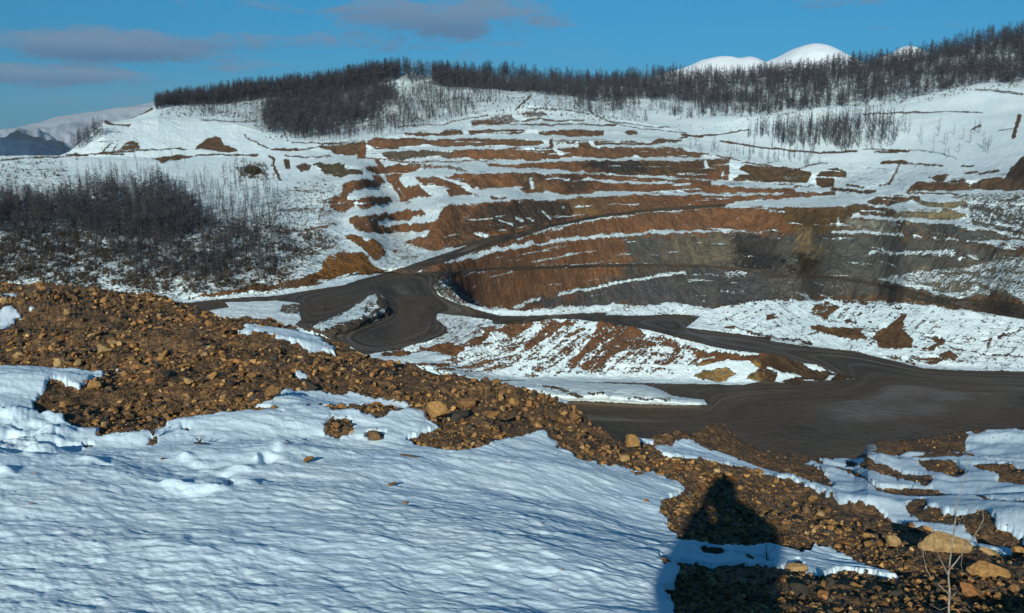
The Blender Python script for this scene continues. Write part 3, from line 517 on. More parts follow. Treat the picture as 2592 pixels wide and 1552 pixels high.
LANE = samp(_b1, UU, VV) * .25 + samp(_b2, UU, VV) * .8 + samp(_b3, UU, VV) * 1.6
_cw = fbm(UU / 20.0, VV / 13.0, 5, 91, .65); _cv = fbm(UU / 20.0 + 31, VV / 13.0, 5, 93, .65)
COL = samp(cl, UU + _cw * 38, VV + _cv * 20)
isn = np.zeros(VV.shape, bool); isn[:o2 - 4] = True
ROCK = np.where(isn, NEAR, ROCK)
ROCK[:nF] = 0
hid2 = slice(oH2, o3); ROCK[hid2] = 1.0
ROCK[oH1:o2] = 0.62; FUZZ[:oH1] = 0.12; FUZZ[oH1:o2] = .8
ROCK[oB:] = 0
# ---- relief
dz = np.zeros_like(ZZ)
nf = slice(0, oH1)
x, y = XX[nf], YY[nf]; rn = RRg[nf]
rkn = np.clip(ROCK[nf], 0, 1); fade = np.clip(9 / rn, 0.2, 1.0)
drift = fbm(x * 0.75, y * 1.1, 3, 21) * 0.16 * np.clip((rn - 1.5) / 4, 0, 1) * np.clip(rn/7,.3,1.0)
th = 0.28
xa = x * math.cos(th) - y * math.sin(th); ya = x * math.sin(th) + y * math.cos(th)
ripw = fbm(x * 1.1, y * 1.1, 2, 61) * 1.2
rip = fbm(xa * 2.2 + ripw, ya * 5 + ripw * 2, 3, 31, .55) * 0.011 + fbm(xa * 10 + ripw, ya * 25 + ripw * 3, 3, 37, .6) * 0.010 + fbm(x * 1.6, y * 1.6, 3, 39) * .03
soil = fbm(x * 4, y * 4, 4, 41, .6) * 0.045 * np.clip(rn / 6, .8, 1.4)
dz[nf] = drift + rip * (1 - rkn) + soil * rkn + np.clip(0.5 - rkn, 0, .5) * 0.05
# hummock of rubble on the upper left, footprints and lumps of broken snow
def ground_at(u, v, lay):
    pass
def lump(u0, v0_, wu_, wv_, h, msk=nf):
    d2 = ((UU[msk] - u0) / wu_) ** 2 + ((VV[msk] - v0_) / wv_) ** 2
    dz[msk] += h * .52 * np.exp(-(d2 * np.clip(1 + 1.6 * fbm(x * 9, y * 9, 3, 111), .6, 1.8)) ** 1.1)
for a in ((90, 790, 120, 18, .14), (330, 775, 150, 14, .14), (260, 822, 220, 11, -.2), (1300, 1010, 60, 20, .10), (1800, 1112, 90, 14, .2), (120, 765, 100, 10, .25), (237, 1176, 26, 8, .05), (262, 1188, 20, 6, -.04), (470, 1158, 22, 6, .05), (502, 1170, 22, 6, .05), (526, 1190, 24, 6, .04), (606, 1188, 30, 8, .06), (560, 1200, 22, 6, -.05), (652, 1164, 10, 6, .05), (676, 1168, 22, 9, -.06), (440, 1236, 26, 6, .05), (492, 1242, 46, 6, .05), (548, 1248, 20, 5, .04), (585, 1222, 12, 9, -.07), (624, 1230, 26, 5, .05), (490, 1260, 60, 5, -.03), (16, 1208, 22, 8, .06), (710, 1116, 22, 6, .04), (756, 1108, 18, 5, .04), (700, 1128, 26, 5, -.03), (710, 1144, 16, 6, .04),
          (50, 1110, 60, 12, .10), (30, 1145, 50, 10, -.07), (100, 1135, 45, 10, .09), (120, 1080, 36, 9, .08), (40, 1050, 40, 9, .06), (80, 1075, 40, 7, -.07), (20, 1090, 30, 7, -.06), (150, 1110, 30, 7, -.05), (1480, 1420, 200, 60, .05), (460, 1420, 160, 36, .05)):
    lump(*a)
# scattered broken crust on the left
cr = np.clip(1 - ((UU[nf] - 70) / 140) ** 2 - ((VV[nf] - 1100) / 75) ** 2, 0, 1)
dz[nf] += cr * np.clip(fbm(x * 6, y * 6, 4, 71, .5), -.4, .4) * 0.09
far = slice(o2, NR_)
x, y = XX[far], YY[far]
rf = np.clip(ROCK[far], 0, 1) * (1 - np.clip(ROADM[far], 0, 1))
dz[far] = ((fbm(x / 14, y / 14, 3, 3, .5) * (0.35 + .5 * rf + .3 * FUZZ[far]) + fbm(x / 3.2, y / 3.2, 4, 23, .6) * (0.10 + 1.0 * rf + .45 * FUZZ[far])) * (1 - .93 * np.clip(ROADM[far] * 1.4, 0, 1)))
hl = np.clip((RRg[far] - 430) / 150, 0, 1); dz[far] += hl * fbm(x / 70, y / 70, 3, 8) * 7
dz[o2:o2 + 1] *= 1
ZZ = ZZ + dz
# berms along the haul road
def sample_grid(u, v, lo, hi):
    """world point of the ground seen at photo point (u, v) in rows lo..hi"""
    c = (u - uc[0]) / (uc[1] - uc[0]); c0 = int(np.clip(c, 0, NC - 2)); f = c - c0
    vc = VV[lo:hi, c0] * (1 - f) + VV[lo:hi, c0 + 1] * f
    i = np.interp(-v, -vc, np.arange(hi - lo)); i0 = int(min(i, hi - lo - 2)); g = i - i0; i0 += lo
    q = []
    for A in (XX, YY, ZZ):
        q.append((A[i0, c0] * (1 - f) + A[i0, c0 + 1] * f) * (1 - g) + (A[i0 + 1, c0] * (1 - f) + A[i0 + 1, c0 + 1] * f) * g)
    return Vector(q), (i0, c0)

def mesh_from(verts, faces4, name, mat=None, attrs=None, smooth=True, parent=None, tri=False):
    me = bpy.data.meshes.new(name); nv = len(verts); nfc = len(faces4); kf = 3 if tri else 4
    me.vertices.add(nv); me.vertices.foreach_set('co', np.ascontiguousarray(verts, dtype=np.float32).ravel())
    me.loops.add(nfc * kf); me.loops.foreach_set('vertex_index', np.ascontiguousarray(faces4, dtype=np.int32).ravel())
    me.polygons.add(nfc); me.polygons.foreach_set('loop_start', np.arange(0, nfc * kf, kf, dtype=np.int32))
    me.polygons.foreach_set('loop_total', np.full(nfc, kf, np.int32))
    me.polygons.foreach_set('use_smooth', np.full(nfc, smooth, bool))
    for an, (tp, dat) in (attrs or {}).items():
        a = me.attributes.new(an, tp, 'POINT')
        a.data.foreach_set('color' if tp == 'FLOAT_COLOR' else 'value', np.ascontiguousarray(dat, dtype=np.float32).ravel())
    me.update(calc_edges=True)
    if mat: me.materials.append(mat)
    o = bpy.data.objects.new(name, me); C.objects.link(o)
    if parent: o.parent = parent
    return o

# ------------------------------------------------------------------ materials
def mat(name, rough=0.9, spec=0.2):
    m = bpy.data.materials.new(name); m.use_nodes = True; t = m.node_tree
    b = t.nodes['Principled BSDF']; b.inputs['Roughness'].default_value = rough; b.inputs['Specular IOR Level'].default_value = spec
    return m, t, b
class NT:
    def __init__(s, t): s.t = t
    def n(s, ty, **kw):
        q = s.t.nodes.new(ty)
        for a, b in kw.items(): setattr(q, a, b)
        return q
    def L(s, a, b): s.t.links.new(a, b)
    def m(s, op, a, b=None, c=None, clamp=False):
        q = s.n('ShaderNodeMath', operation=op); q.use_clamp = clamp
        for i, x in enumerate((a, b, c)):
            if x is None: continue
            if isinstance(x, (int, float)): q.inputs[i].default_value = x
            else: s.L(x, q.inputs[i])
        return q.outputs[0]
    def noise(s, vec, scale, det=4, rough=.55, dist=0):
        q = s.n('ShaderNodeTexNoise'); q.inputs['Scale'].default_value = scale; q.inputs['Detail'].default_value = det
        q.inputs['Roughness'].default_value = rough; q.inputs['Distortion'].default_value = dist; s.L(vec, q.inputs['Vector']); return q.outputs[0]
    def mix(s, f, a, b, bt='MIX'):
        q = s.n('ShaderNodeMix', data_type='RGBA', blend_type=bt)
        for i, x in ((0, f), (6, a), (7, b)):
            if isinstance(x, (int, float)): q.inputs[i].default_value = x
            elif isinstance(x, tuple): q.inputs[i].default_value = (*x, 1)
            else: s.L(x, q.inputs[i])
        return q.outputs[2]
    def mapr(s, x, a, b, c=0., d=1., smooth=True):
        q = s.n('ShaderNodeMapRange'); q.interpolation_type = 'SMOOTHSTEP' if smooth else 'LINEAR'
        for i, z in enumerate((x, a, b, c, d)):
            if isinstance(z, (int, float)): q.inputs[i].default_value = z
            else: s.L(z, q.inputs[i])
        return q.outputs[0]
    def scalevec(s, vec, sc):
        q = s.n('ShaderNodeMapping'); q.inputs['Scale'].default_value = sc; s.L(vec, q.inputs['Vector']); return q.outputs[0]
    def bump(s, h, st, dist, nrm=None):
        q = s.n('ShaderNodeBump'); q.inputs['Strength'].default_value = st; q.inputs['Distance'].default_value = dist; s.L(h, q.inputs['Height'])
        if nrm: s.L(nrm, q.inputs['Normal'])
        return q.outputs[0]
SNOW = (0.69, 0.84, 0.88)
def ground_mat(name, sc, near_=False):
    m, t, b = mat(name, .85, .15); N_ = NT(t)
    geo = N_.n('ShaderNodeNewGeometry'); P = geo.outputs['Position']
    ar = N_.n('ShaderNodeAttribute', attribute_name='rock').outputs['Fac']; af = N_.n('ShaderNodeAttribute', attribute_name='thin').outputs['Fac']
    ac = N_.n('ShaderNodeAttribute', attribute_name='tone').outputs['Color']
    n1 = N_.noise(P, 0.75 * sc, 9, .68); n2 = N_.noise(P, 2.3 * sc, 6, .65); n3 = N_.noise(P, 0.07 * sc, 4, .55)
    amp = N_.m('MULTIPLY_ADD', af, 5.0, 1.3)
    q = N_.m('ADD', ar, N_.m('MULTIPLY', N_.m('SUBTRACT', N_.m('MULTIPLY_ADD', n2, .55, N_.m('MULTIPLY', n1, .45)), .5), amp))
    q = N_.m('ADD', q, N_.m('MULTIPLY', N_.m('MULTIPLY', af, N_.m('SUBTRACT', 1.0, ar)), 0.25))
    sk_ = N_.n('ShaderNodeAttribute', attribute_name='streak').outputs['Fac']
    sm = N_.n('ShaderNodeMapping'); sm.vector_type = 'TEXTURE'; sm.inputs['Rotation'].default_value = (0, 0, math.atan2(-.64, -.77)); sm.inputs['Scale'].default_value = (9.0, .8, 9.0); N_.L(P, sm.inputs['Vector'])
    n5 = N_.noise(sm.outputs[0], 1.0, 6, .6, .4)
    q = N_.m('ADD', q, N_.m('MULTIPLY', sk_, N_.m('MULTIPLY_ADD', n5, 3.4, -1.58)))
    lg_ = N_.noise(N_.scalevec(P, (.045, .045, .75)), 1.0, 5, .6, .35); lm = N_.mapr(af, .30, .5)
    q = N_.m('SUBTRACT', q, N_.m('MULTIPLY', N_.m('MULTIPLY', N_.mapr(lg_, .59, .66), lm), .62))
    q = N_.m('ADD', q, N_.m('MULTIPLY', N_.m('MULTIPLY', N_.mapr(lg_, .40, .34), lm), .30))
    fac = N_.mapr(q, .38, .60)
    var = N_.m('MULTIPLY_ADD', n1, 1.5, 0.25)
    vz = N_.scalevec(P, (1, 1, 0.5)); n4 = N_.noise(vz, 0.38 * sc, 8, .75, .5)
    rc = N_.mix(1.0, ac, N_.mix(N_.mapr(n4, .3, .72), (0.58, 0.60, 0.63), (1.45, 1.38, 1.26)), 'MULTIPLY')
    rc = N_.mix(N_.m('MULTIPLY', N_.mapr(n3, .48, .62), .25), rc, (0.10, 0.082, 0.068))
    rc = N_.mix(N_.mapr(n2, .60, .74, 0., .45), rc, (0.04, 0.032, 0.026))
    sn = N_.mix(N_.mapr(n3, .3, .7), SNOW, (0.77, 0.88, 0.90))
    base = N_.mix(fac, sn, rc)
    rm = N_.n('ShaderNodeAttribute', attribute_name='track').outputs['Fac']
    rf_ = N_.mapr(N_.m('ADD', rm, N_.m('MULTIPLY', N_.m('SUBTRACT', n2, .5), .9)), .44, .56)
    ln = N_.n('ShaderNodeAttribute', attribute_name='lane').outputs['Fac']; sp = N_.n('ShaderNodeSeparateXYZ'); N_.L(P, sp.inputs[0])
    cb = N_.n('ShaderNodeCombineXYZ'); N_.L(N_.m('MULTIPLY', ln, 8.0), cb.inputs[0]); N_.L(N_.m('MULTIPLY', sp.outputs[0], .022), cb.inputs[1]); N_.L(N_.m('MULTIPLY', sp.outputs[1], .022), cb.inputs[2])
    ns0 = N_.noise(cb.outputs[0], 1.0, 5, .65, .15); ns = N_.m('ADD', N_.m('MULTIPLY', ns0, .6), N_.m('MULTIPLY', n3, .4))
    rdc = N_.mix(N_.mapr(ns, .40, .60), (0.058, 0.050, 0.041), (0.125, 0.099, 0.072)); rdc = N_.mix(N_.mapr(n3, .42, .62, 0, .6), rdc, (0.080, 0.056, 0.036)); rdc = N_.mix(N_.mapr(n1, .60, .75, 0, .6), rdc, (0.12, 0.105, 0.09))
    rdc = N_.mix(N_.mapr(ns0, .56, .66, 0, .40), rdc, (0.23, 0.22, 0.21))  # pale sheen along the wheel tracks, mixed into the road colour
    base = N_.mix(rf_, base, rdc)
    N_.L(base, b.inputs['Base Color']); N_.L(N_.m('MULTIPLY_ADD', rf_, N_.mapr(ns0, .4, .6, -.10, -.32), .85), b.inputs['Roughness'])
    bh = N_.m('MULTIPLY_ADD', fac, .35, N_.m('MULTIPLY', n1, N_.m('MULTIPLY_ADD', fac, 1.1, .35)))
    N_.L(N_.bump(bh, 1.0, 1.6), b.inputs['Normal'])
    return m
m_far = ground_mat('snow_and_rock', 1.0)
m_ridge = m_far
# near slope: wind-crusted snow over brown soil
m_near, t, b = mat('crusted_snow_and_soil', .75, .25); N_ = NT(t)
geo = N_.n('ShaderNodeNewGeometry'); P = geo.outputs['Position']
ar = N_.n('ShaderNodeAttribute', attribute_name='rock').outputs['Fac']
n1 = N_.noise(P, 14, 8, .65); n2 = N_.noise(P, 60, 5, .6); n3 = N_.noise(P, 1.3, 4)
q = N_.m('ADD', ar, N_.m('MULTIPLY', N_.m('SUBTRACT', n1, .5), .55)); fac = N_.mapr(q, .45, .54)
soil = N_.mix(N_.mapr(n1, .3, .7), (0.062, 0.039, 0.023), (0.215, 0.128, 0.064)); soil = N_.mix(N_.mapr(n2, .55, .7), soil, (0.28, 0.18, 0.08))
vo = N_.n('ShaderNodeTexVoronoi'); vo.inputs['Scale'].default_value = 55; N_.L(P, vo.inputs['Vector']); sv = N_.n('ShaderNodeSeparateColor'); N_.L(vo.outputs['Color'], sv.inputs[0])
vo2 = N_.n('ShaderNodeTexVoronoi'); vo2.inputs['Scale'].default_value = 22; N_.L(P, vo2.inputs['Vector']); sv2 = N_.n('ShaderNodeSeparateColor'); N_.L(vo2.outputs['Color'], sv2.inputs[0])
soil = N_.mix(1.0, soil, N_.mix(sv.outputs[0], (.55, .55, .58), (1.55, 1.5, 1.4)), 'MULTIPLY'); soil = N_.mix(1.0, soil, N_.mix(sv2.outputs[0], (.7, .7, .72), (1.35, 1.3, 1.2)), 'MULTIPLY')
sn = N_.mix(N_.mapr(n3, .3, .7), (0.70, 0.88, 0.98), (0.77, 0.91, 0.97))
N_.L(N_.mix(fac, sn, soil), b.inputs['Base Color'])
vr = N_.n('ShaderNodeMapping'); vr.inputs['Rotation'].default_value = (0, 0, .28); vr.inputs['Scale'].default_value = (20, 44, 20); N_.L(P, vr.inputs['Vector'])
rp = N_.noise(vr.outputs[0], 1.0, 5, .6, .8)
bh = N_.m('ADD', N_.m('MULTIPLY', rp, N_.m('SUBTRACT', 1.0, fac)), N_.m('MULTIPLY', N_.m('SUBTRACT', n2, N_.m('MULTIPLY', vo.outputs['Distance'], 1.2)), fac))
gr = N_.noise(P, 120, 4, .7); bh = N_.m('ADD', bh, N_.m('MULTIPLY', gr, .35)); N_.L(N_.bump(bh, .38, .02), b.inputs['Normal'])
# ------------------------------------------------------------------ ground objects
idx = np.arange(NR_ * NC).reshape(NR_, NC)
quads = np.stack([idx[:-1, :-1], idx[:-1, 1:], idx[1:, 1:], idx[1:, :-1]], -1)
rowi = np.arange(NR_ - 1)[:, None] + np.zeros((1, NC - 1), int)
rmf = 0.25 * (ROADM[:-1, :-1] + ROADM[1:, :-1] + ROADM[:-1, 1:] + ROADM[1:, 1:])
cls = np.zeros(rowi.shape, int)
cls[rowi >= oH1] = 1
cls[(rowi >= o2) & (rmf > .5)] = 2
vcen = 0.25 * (VV[:-1, :-1] + VV[1:, :-1] + VV[:-1, 1:] + VV[1:, 1:]); ucen = 0.5 * (UU[:-1, :-1] + UU[1:, 1:])
ridge_v = np.interp(ucen, A3[0], A3[1]) + 0
cls[(rowi >= o3) & (vcen < ridge_v)] = 3
cls[(rowi >= o3) & (ucen < 1000 - (vcen - 400) * .3) & (vcen > ridge_v) & (rmf <= .5) & (ucen < 860)] = 4
P3 = np.stack([XX, YY, ZZ], -1).reshape(-1, 3)
def ground(name, kcls, m):
    f = quads[cls == kcls].reshape(-1, 4); us, inv = np.unique(f, return_inverse=True)
    c4 = np.concatenate([COL.reshape(-1, 3)[us], np.ones((len(us), 1))], 1)
    o = mesh_from(P3[us], inv.reshape(-1, 4), name, m, {'rock': ('FLOAT', ROCK.ravel()[us]), 'thin': ('FLOAT', FUZZ.ravel()[us]), 'track': ('FLOAT', ROADM.ravel()[us]), 'streak': ('FLOAT', STRK.ravel()[us]), 'lane': ('FLOAT', LANE.ravel()[us]), 'tone': ('FLOAT_COLOR', c4)})
    o['kind'] = 'structure'
    return o
g_near = ground('ground', 0, m_near); g_near['label'] = 'wind-rippled snow slope with brown rubble in the foreground'
g_pit = ground('terrain', 1, m_far); g_pit['label'] = 'stepped orange and grey benches of the open pit with snow on the ledges'
g_road = ground('road', 2, m_far); g_road['label'] = 'dark gravel haul roads meeting below the slope'
g_ridge = ground('hill', 3, m_far); g_ridge['label'] = 'long snowy ridge behind the pit'
g_val = ground('valley_slope', 4, m_far); g_val['label'] = 'snowy valley side left of the pit'
# ground behind the photographer
nb = 60; aa = np.linspace(math.atan2(X0[0, -1], Y0[0, -1]), math.atan2(X0[0, 0], Y0[0, 0]) + 2 * math.pi, nb)
rb = np.array([0.1, .6, 1.5, 3, 6, 12, 30, 80])
bx = np.sin(aa)[None] * rb[:, None]; by = np.cos(aa)[None] * rb[:, None]; bz = -1.62 - 0.02 + np.zeros_like(bx) + np.maximum(-by, 0) * .04 + fbm(bx * .8, by * .8, 3, 4) * .1 * np.clip(rb[:, None] / 3, 0, 1)
bz -= np.clip(by, 0, 99) * .3
ib = np.arange(8 * nb).reshape(8, nb); qb = np.stack([ib[:-1, :-1], ib[1:, :-1], ib[1:, 1:], ib[:-1, 1:]], -1).reshape(-1, 4)
o = mesh_from(np.stack([bx, by, bz], -1).reshape(-1, 3), qb, 'ground', m_near, {'rock': ('FLOAT', np.zeros(8 * nb))}); o['kind'] = 'structure'
#@@PART2@@
# ------------------------------------------------------------------ tagging
def tag(o, label=None, cat=None, group=None, kind=None):
    if label: o['label'] = label
    if cat: o['category'] = cat
    if group: o['group'] = group
    if kind: o['kind'] = kind
    return o
def empty(name, loc):
    e = bpy.data.objects.new(name, None); e.empty_display_size = .2; C.objects.link(e); e.location = loc; return e

# ------------------------------------------------------------------ distant mountains
def mountain(name, crest, r0, half, base_z, m, label, rough=1.0, seed=0):
    cu, cv = cur(crest); n_ = 260; m_ = 60
    u = np.linspace(cu[0], cu[-1], n_); v = np.interp(u, cu, cv)
    v = smooth1(v, 4)
    dx, dy, t = ray(u, v); zt = t * r0
    s_ = np.linspace(-1, 1, m_)[:, None]
    rr = r0 + s_ * half + 0 * u[None]
    prof = np.cos(s_ * math.pi / 2) ** 1.2
    ed = np.clip(np.minimum(np.arange(n_), np.arange(n_)[::-1]) / 12.0, 0, 1)[None]
    Z = base_z + (zt[None] - base_z) * prof * ed + 0.0
    X = dx[None] * rr; Y = dy[None] * rr
    L = half / 5.0
    Z = Z + fbm(X / L, Y / L, 5, seed, .55) * half * 0.10 * rough * (1 - prof * 0.85) * ed
    i_ = np.arange(n_ * m_).reshape(m_, n_); q_ = np.stack([i_[:-1, :-1], i_[:-1, 1:], i_[1:, 1:], i_[1:, :-1]], -1).reshape(-1, 4)
    o = mesh_from(np.stack([X, Y, Z], -1).reshape(-1, 3), q_, name, m); o['kind'] = 'structure'; o['label'] = label
    return o
def snow_mountain_mat(name, sc, sn, rk_, lo, hi):
    m, t, b = mat(name, .9, .1); N_ = NT(t); geo = N_.n('ShaderNodeNewGeometry'); P = geo.outputs['Position']
    a = N_.noise(N_.scalevec(P, (1, 1, .5)), sc, 8, .6); N_.L(N_.mix(N_.mapr(a, lo, hi), sn, rk_), b.inputs['Base Color'])
    N_.L(N_.bump(a, .5, .2 / sc), b.inputs['Normal']); return m
m_m1 = snow_mountain_mat('far_snow_hazed', .002, (.42, .45, .50), (.22, .24, .29), .45, .75)  # snow greyed down: distance haze painted into the colour
m_m2 = snow_mountain_mat('far_forest_hazed', .012, (.05, .10, .17), (.12, .18, .26), .5, .8)  # woods blued: extra distance haze painted into the colour
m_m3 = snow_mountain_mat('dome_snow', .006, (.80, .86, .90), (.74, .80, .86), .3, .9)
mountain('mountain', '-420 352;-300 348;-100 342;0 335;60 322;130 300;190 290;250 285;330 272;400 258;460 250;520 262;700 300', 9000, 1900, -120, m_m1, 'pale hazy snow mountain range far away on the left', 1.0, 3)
mountain('mountain', '-420 362;-200 360;-60 352;0 346;40 352;80 356;130 366;170 374;240 384;330 392;420 398', 3200, 700, -140, m_m2, 'dark haze-blue wooded hill below the pale mountain range', .8, 5)
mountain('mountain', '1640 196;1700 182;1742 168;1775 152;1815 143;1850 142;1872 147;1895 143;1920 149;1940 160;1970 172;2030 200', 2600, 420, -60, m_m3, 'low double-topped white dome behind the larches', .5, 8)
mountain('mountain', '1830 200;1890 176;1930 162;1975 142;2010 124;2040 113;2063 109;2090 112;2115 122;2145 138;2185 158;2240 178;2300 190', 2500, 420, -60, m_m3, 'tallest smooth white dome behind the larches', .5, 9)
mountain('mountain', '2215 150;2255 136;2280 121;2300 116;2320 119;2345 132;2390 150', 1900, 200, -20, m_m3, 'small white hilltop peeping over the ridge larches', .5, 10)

# ------------------------------------------------------------------ larches
def bark(name, c1, c2):
    m, t, b = mat(name, .95, .05); N_ = NT(t); oi = N_.n('ShaderNodeObjectInfo').outputs['Random']; geo = N_.n('ShaderNodeNewGeometry')
    a = N_.noise(geo.outputs['Position'], .35, 3, .6); N_.L(N_.mix(N_.mapr(a, .35, .65), c1, c2), b.inputs['Base Color']); return m
m_bark = bark('larch_bark', (.036, .036, .042), (.070, .066, .068)); m_twig = bark('larch_twigs', (.032, .036, .046), (.082, .076, .078))
m_brush = bark('brushwood_twigs', (.050, .038, .026), (.10, .078, .05))
def tube(pts, rad, k_=4):
    pts = [Vector(p) for p in pts]; V = []; Fq = []
    for i, p in enumerate(pts):
        d = (pts[min(i + 1, len(pts) - 1)] - pts[max(i - 1, 0)]).normalized()
        a = d.orthogonal().normalized(); b_ = d.cross(a)
        for j in range(k_):
            an = 2 * math.pi * j / k_; V.append(p + (a * math.cos(an) + b_ * math.sin(an)) * rad[i])
    for i in range(len(pts) - 1):
        for j in range(k_):
            a0 = i * k_ + j; a1 = i * k_ + (j + 1) % k_; Fq.append((a0, a1, a1 + k_)); Fq.append((a0, a1 + k_, a0 + k_))
    return np.array(V, float), np.array(Fq, int)
def larch(seed, nb_, slim, twigs, lean=.03, tw=1.0):
    """unit-height larch: (trunk verts, tris), (crown verts, tris)"""
    r = random.Random(seed); lx, ly = r.uniform(-lean, lean), r.uniform(-lean, lean)
    pts = [(lx * z * z + r.uniform(-.004, .004), ly * z * z, z) for z in (-.04, .15, .35, .6, .8, 1.0)]
    tv, tf = tube(pts, [.0085, .0075, .006, .0045, .003, .0010], 3)
    V = []; Fc = []
    def sliver(p, q, w):
        d = (q - p); sd = d.cross(Vector((r.uniform(-1, 1), r.uniform(-1, 1), r.uniform(-1, 1))))
        if sd.length < 1e-6: sd = Vector((0, 0, 1))
        sd = sd.normalized() * w; n_ = len(V); V.extend([p - sd, p + sd, q]); Fc.append((n_, n_ + 1, n_ + 2))
    for i in range(nb_):
        z = .10 + .88 * (i + r.random()) / nb_
        L = slim * 1.2 * (1.04 - z) ** .8 * r.uniform(.5, 1.15) * (1.0 if z > .3 else .6); an = r.uniform(0, 6.283)
        p = Vector((lx * z * z, ly * z * z, z)); dr = Vector((math.cos(an), math.sin(an), r.uniform(-.1, .55)))
        q = p + dr * L; sliver(p, q, .0115 * tw)
        for k_ in range(twigs):
            f = r.uniform(.3, .95); a_ = p + dr * L * f
            sliver(a_, a_ + Vector((r.uniform(-1, 1), r.uniform(-1, 1), r.uniform(-.2, 1))) * L * r.uniform(.3, .6), .0085 * tw)
    return (tv, tf), (np.array([tuple(v) for v in V]), np.array(Fc))
dense = [larch(10 + i, 40, .34, 2) for i in range(6)]; thinv = [larch(40 + i, 28, .20, 2, .05) for i in range(5)]
def rpoly(s_, n_, jit=1.0):
    pts = parse('X', s_); p = np.array(pts); mk = poly_mask(pts)
    (sl0, sl1), m_ = mk; ys, xs = np.nonzero(m_ > 0.5); j = rng.integers(0, len(ys), n_)
    return xs[j] + sl1.start + U0 + rng.normal(0, 11 * jit, n_), ys[j] + sl0.start + V0 + rng.normal(0, 5.5 * jit, n_)
TREES = []     # (u, v, height, kind, region)
def add_region(us, vs_, h0, h1, kind, reg, clump=0.0):
    if clump:
        keep = fbm(np.array(us) / 38.0, np.array(vs_) / 16.0, 3, 77) + 0.5 > clump * rng.random(len(us)) + .18 * clump
        us = us[keep]; vs_ = vs_[keep]
    for u, v in zip(us, vs_): TREES.append((float(u), float(v), float(rng.uniform(h0, h1)), kind, reg))
nsk = 6200; us = rng.uniform(392, 2890, nsk)
band = np.interp(us, [390, 650, 800, 1000, 1100, 1400, 1700, 2000, 2592], [10, 20, 26, 14, 22, 42, 62, 80, 120])
vs0 = np.interp(us, A4[0], A4[1]) + 1 + band * rng.random(nsk) ** 1.5
bald = (np.abs(us - 1050) < 45) & (vs0 > 178) & (rng.random(nsk) < .8)
us, vs0 = us[~bald], vs0[~bald]
add_region(us, vs0, 1.0, 1.0, 2, 'ridge')
add_region(*rpoly('668 330;672 270;700 240;760 220;850 212;960 200;1000 215;1010 250;950 300;860 335;770 350;700 340', 1700), 5.5, 8.5, 0, 'patch')
add_region(*rpoly('700 345;860 335;1000 260;1040 200;1230 200;1340 220;1300 240;1180 290;1000 335;850 358', 1700), 3.5, 7, 1, 'patch', .4)
add_region(*rpoly('420 262;650 235;780 225;720 240;680 270;660 300;560 305;450 285', 600), 3, 6, 1, 'ridge', .5)
add_region(*rpoly('1350 235;1500 225;1900 215;2200 170;2592 112;2920 80;2920 190;2592 212;2200 245;1850 292;1650 300;1480 285', 5600), 4, 7.5, 0, 'right', .75)
add_region(*rpoly('1900 335;1960 318;2100 305;2200 308;2290 330;2260 370;2150 380;1980 374', 420), 7, 11, 1, 'copse')
add_region(*rpoly('1740 375;1950 380;2120 395;2080 420;1900 412;1760 395', 46), 5, 8, 1, 'copse')
add_region(*rpoly('2300 320;2500 330;2520 400;2420 405;2320 370', 22), 4, 7, 1, 'copse')
add_region(*rpoly('-310 480;-200 500;0 505;120 520;200 490;300 470;400 470;480 520;540 580;420 612;250 600;0 600;-310 630', 1500), 4.2, 7.2, 0, 'valley')
add_region(*rpoly('200 450;420 430;520 470;580 560;480 640;200 620', 240, 3.5), 3.5, 6.5, 1, 'valley')
add_region(*rpoly('450 480;700 520;820 620;700 700;450 700;300 660', 260, 2.5), 2.5, 6, 1, 'valley')
add_region(*rpoly('-310 560;300 600;350 700;-310 690', 260, 2), 2.5, 6.5, 1, 'valley')
add_region(*rpoly('400 450;560 480;650 560;730 640;700 710;500 722;330 700;300 630;420 560', 640), 3, 6.5, 1, 'valley', .35)
add_region(*rpoly('560 420;680 440;720 520;700 600;620 560;560 480', 60), 4, 8, 1, 'valley')
add_region(*rpoly('-310 600;300 600;420 700;200 720;0 700;-310 690', 800), 1.6, 4.5, 1, 'valley', .6)
add_region(*rpoly('230 345;180 385;168 392;160 396;240 352;262 322', 26), 5, 8, 0, 'ridge')
PT = []
for (u, v, h, kd, rg) in TREES:
    vtop = float(np.interp(u, A4[0], A4[1])); v = max(v, vtop + 1)
    p, (ri, cj) = sample_grid(u, v, o3, oB)
    if kd == 2: h = float(np.interp(u, [390, 500, 650, 900, 1100, 1500, 2592], [29, 33, 37, 41, 41, 38, 36])) * p.length / F * rng.uniform(.6, 1.15); kd = 0
    PT.append((p, h, kd, rg, ri, cj))
ok = [i for i, (p, h, kd, rg, ri, cj) in enumerate(PT) if ROADM[ri, cj] < .3]
size = np.array([PT[i][1] / PT[i][0].length if (TREES[i][0] > -60 and TREES[i][0] < 2650) else 0 for i in ok])
order = np.argsort(-size); big = set(ok[j] for j in order[:300])
def merge(parts_list, name, m):
    vs_, fs, off = [], [], 0
    for v, f in parts_list: vs_.append(v); fs.append(f + off); off += len(v)
    return mesh_from(np.concatenate(vs_), np.concatenate(fs), name, m, smooth=False, tri=True)
acc = []
for i in ok:
    if i in big: continue
    p, h, kd, rg, ri, cj = PT[i]
    (tv, tf), (cv, cf) = (dense if kd == 0 else thinv)[rng.integers(0, 6 if kd == 0 else 5)]
    an = rng.uniform(0, 6.283); c_, s_ = math.cos(an), math.sin(an); w_ = rng.uniform(.8, 1.3)
    v = np.concatenate([tv, cv]); f = np.concatenate([tf, cf + len(tv)])
    q = np.stack([(v[:, 0] * c_ - v[:, 1] * s_) * w_, (v[:, 0] * s_ + v[:, 1] * c_) * w_, v[:, 2]], -1) * h + np.array(p)
    acc.append((q, f))
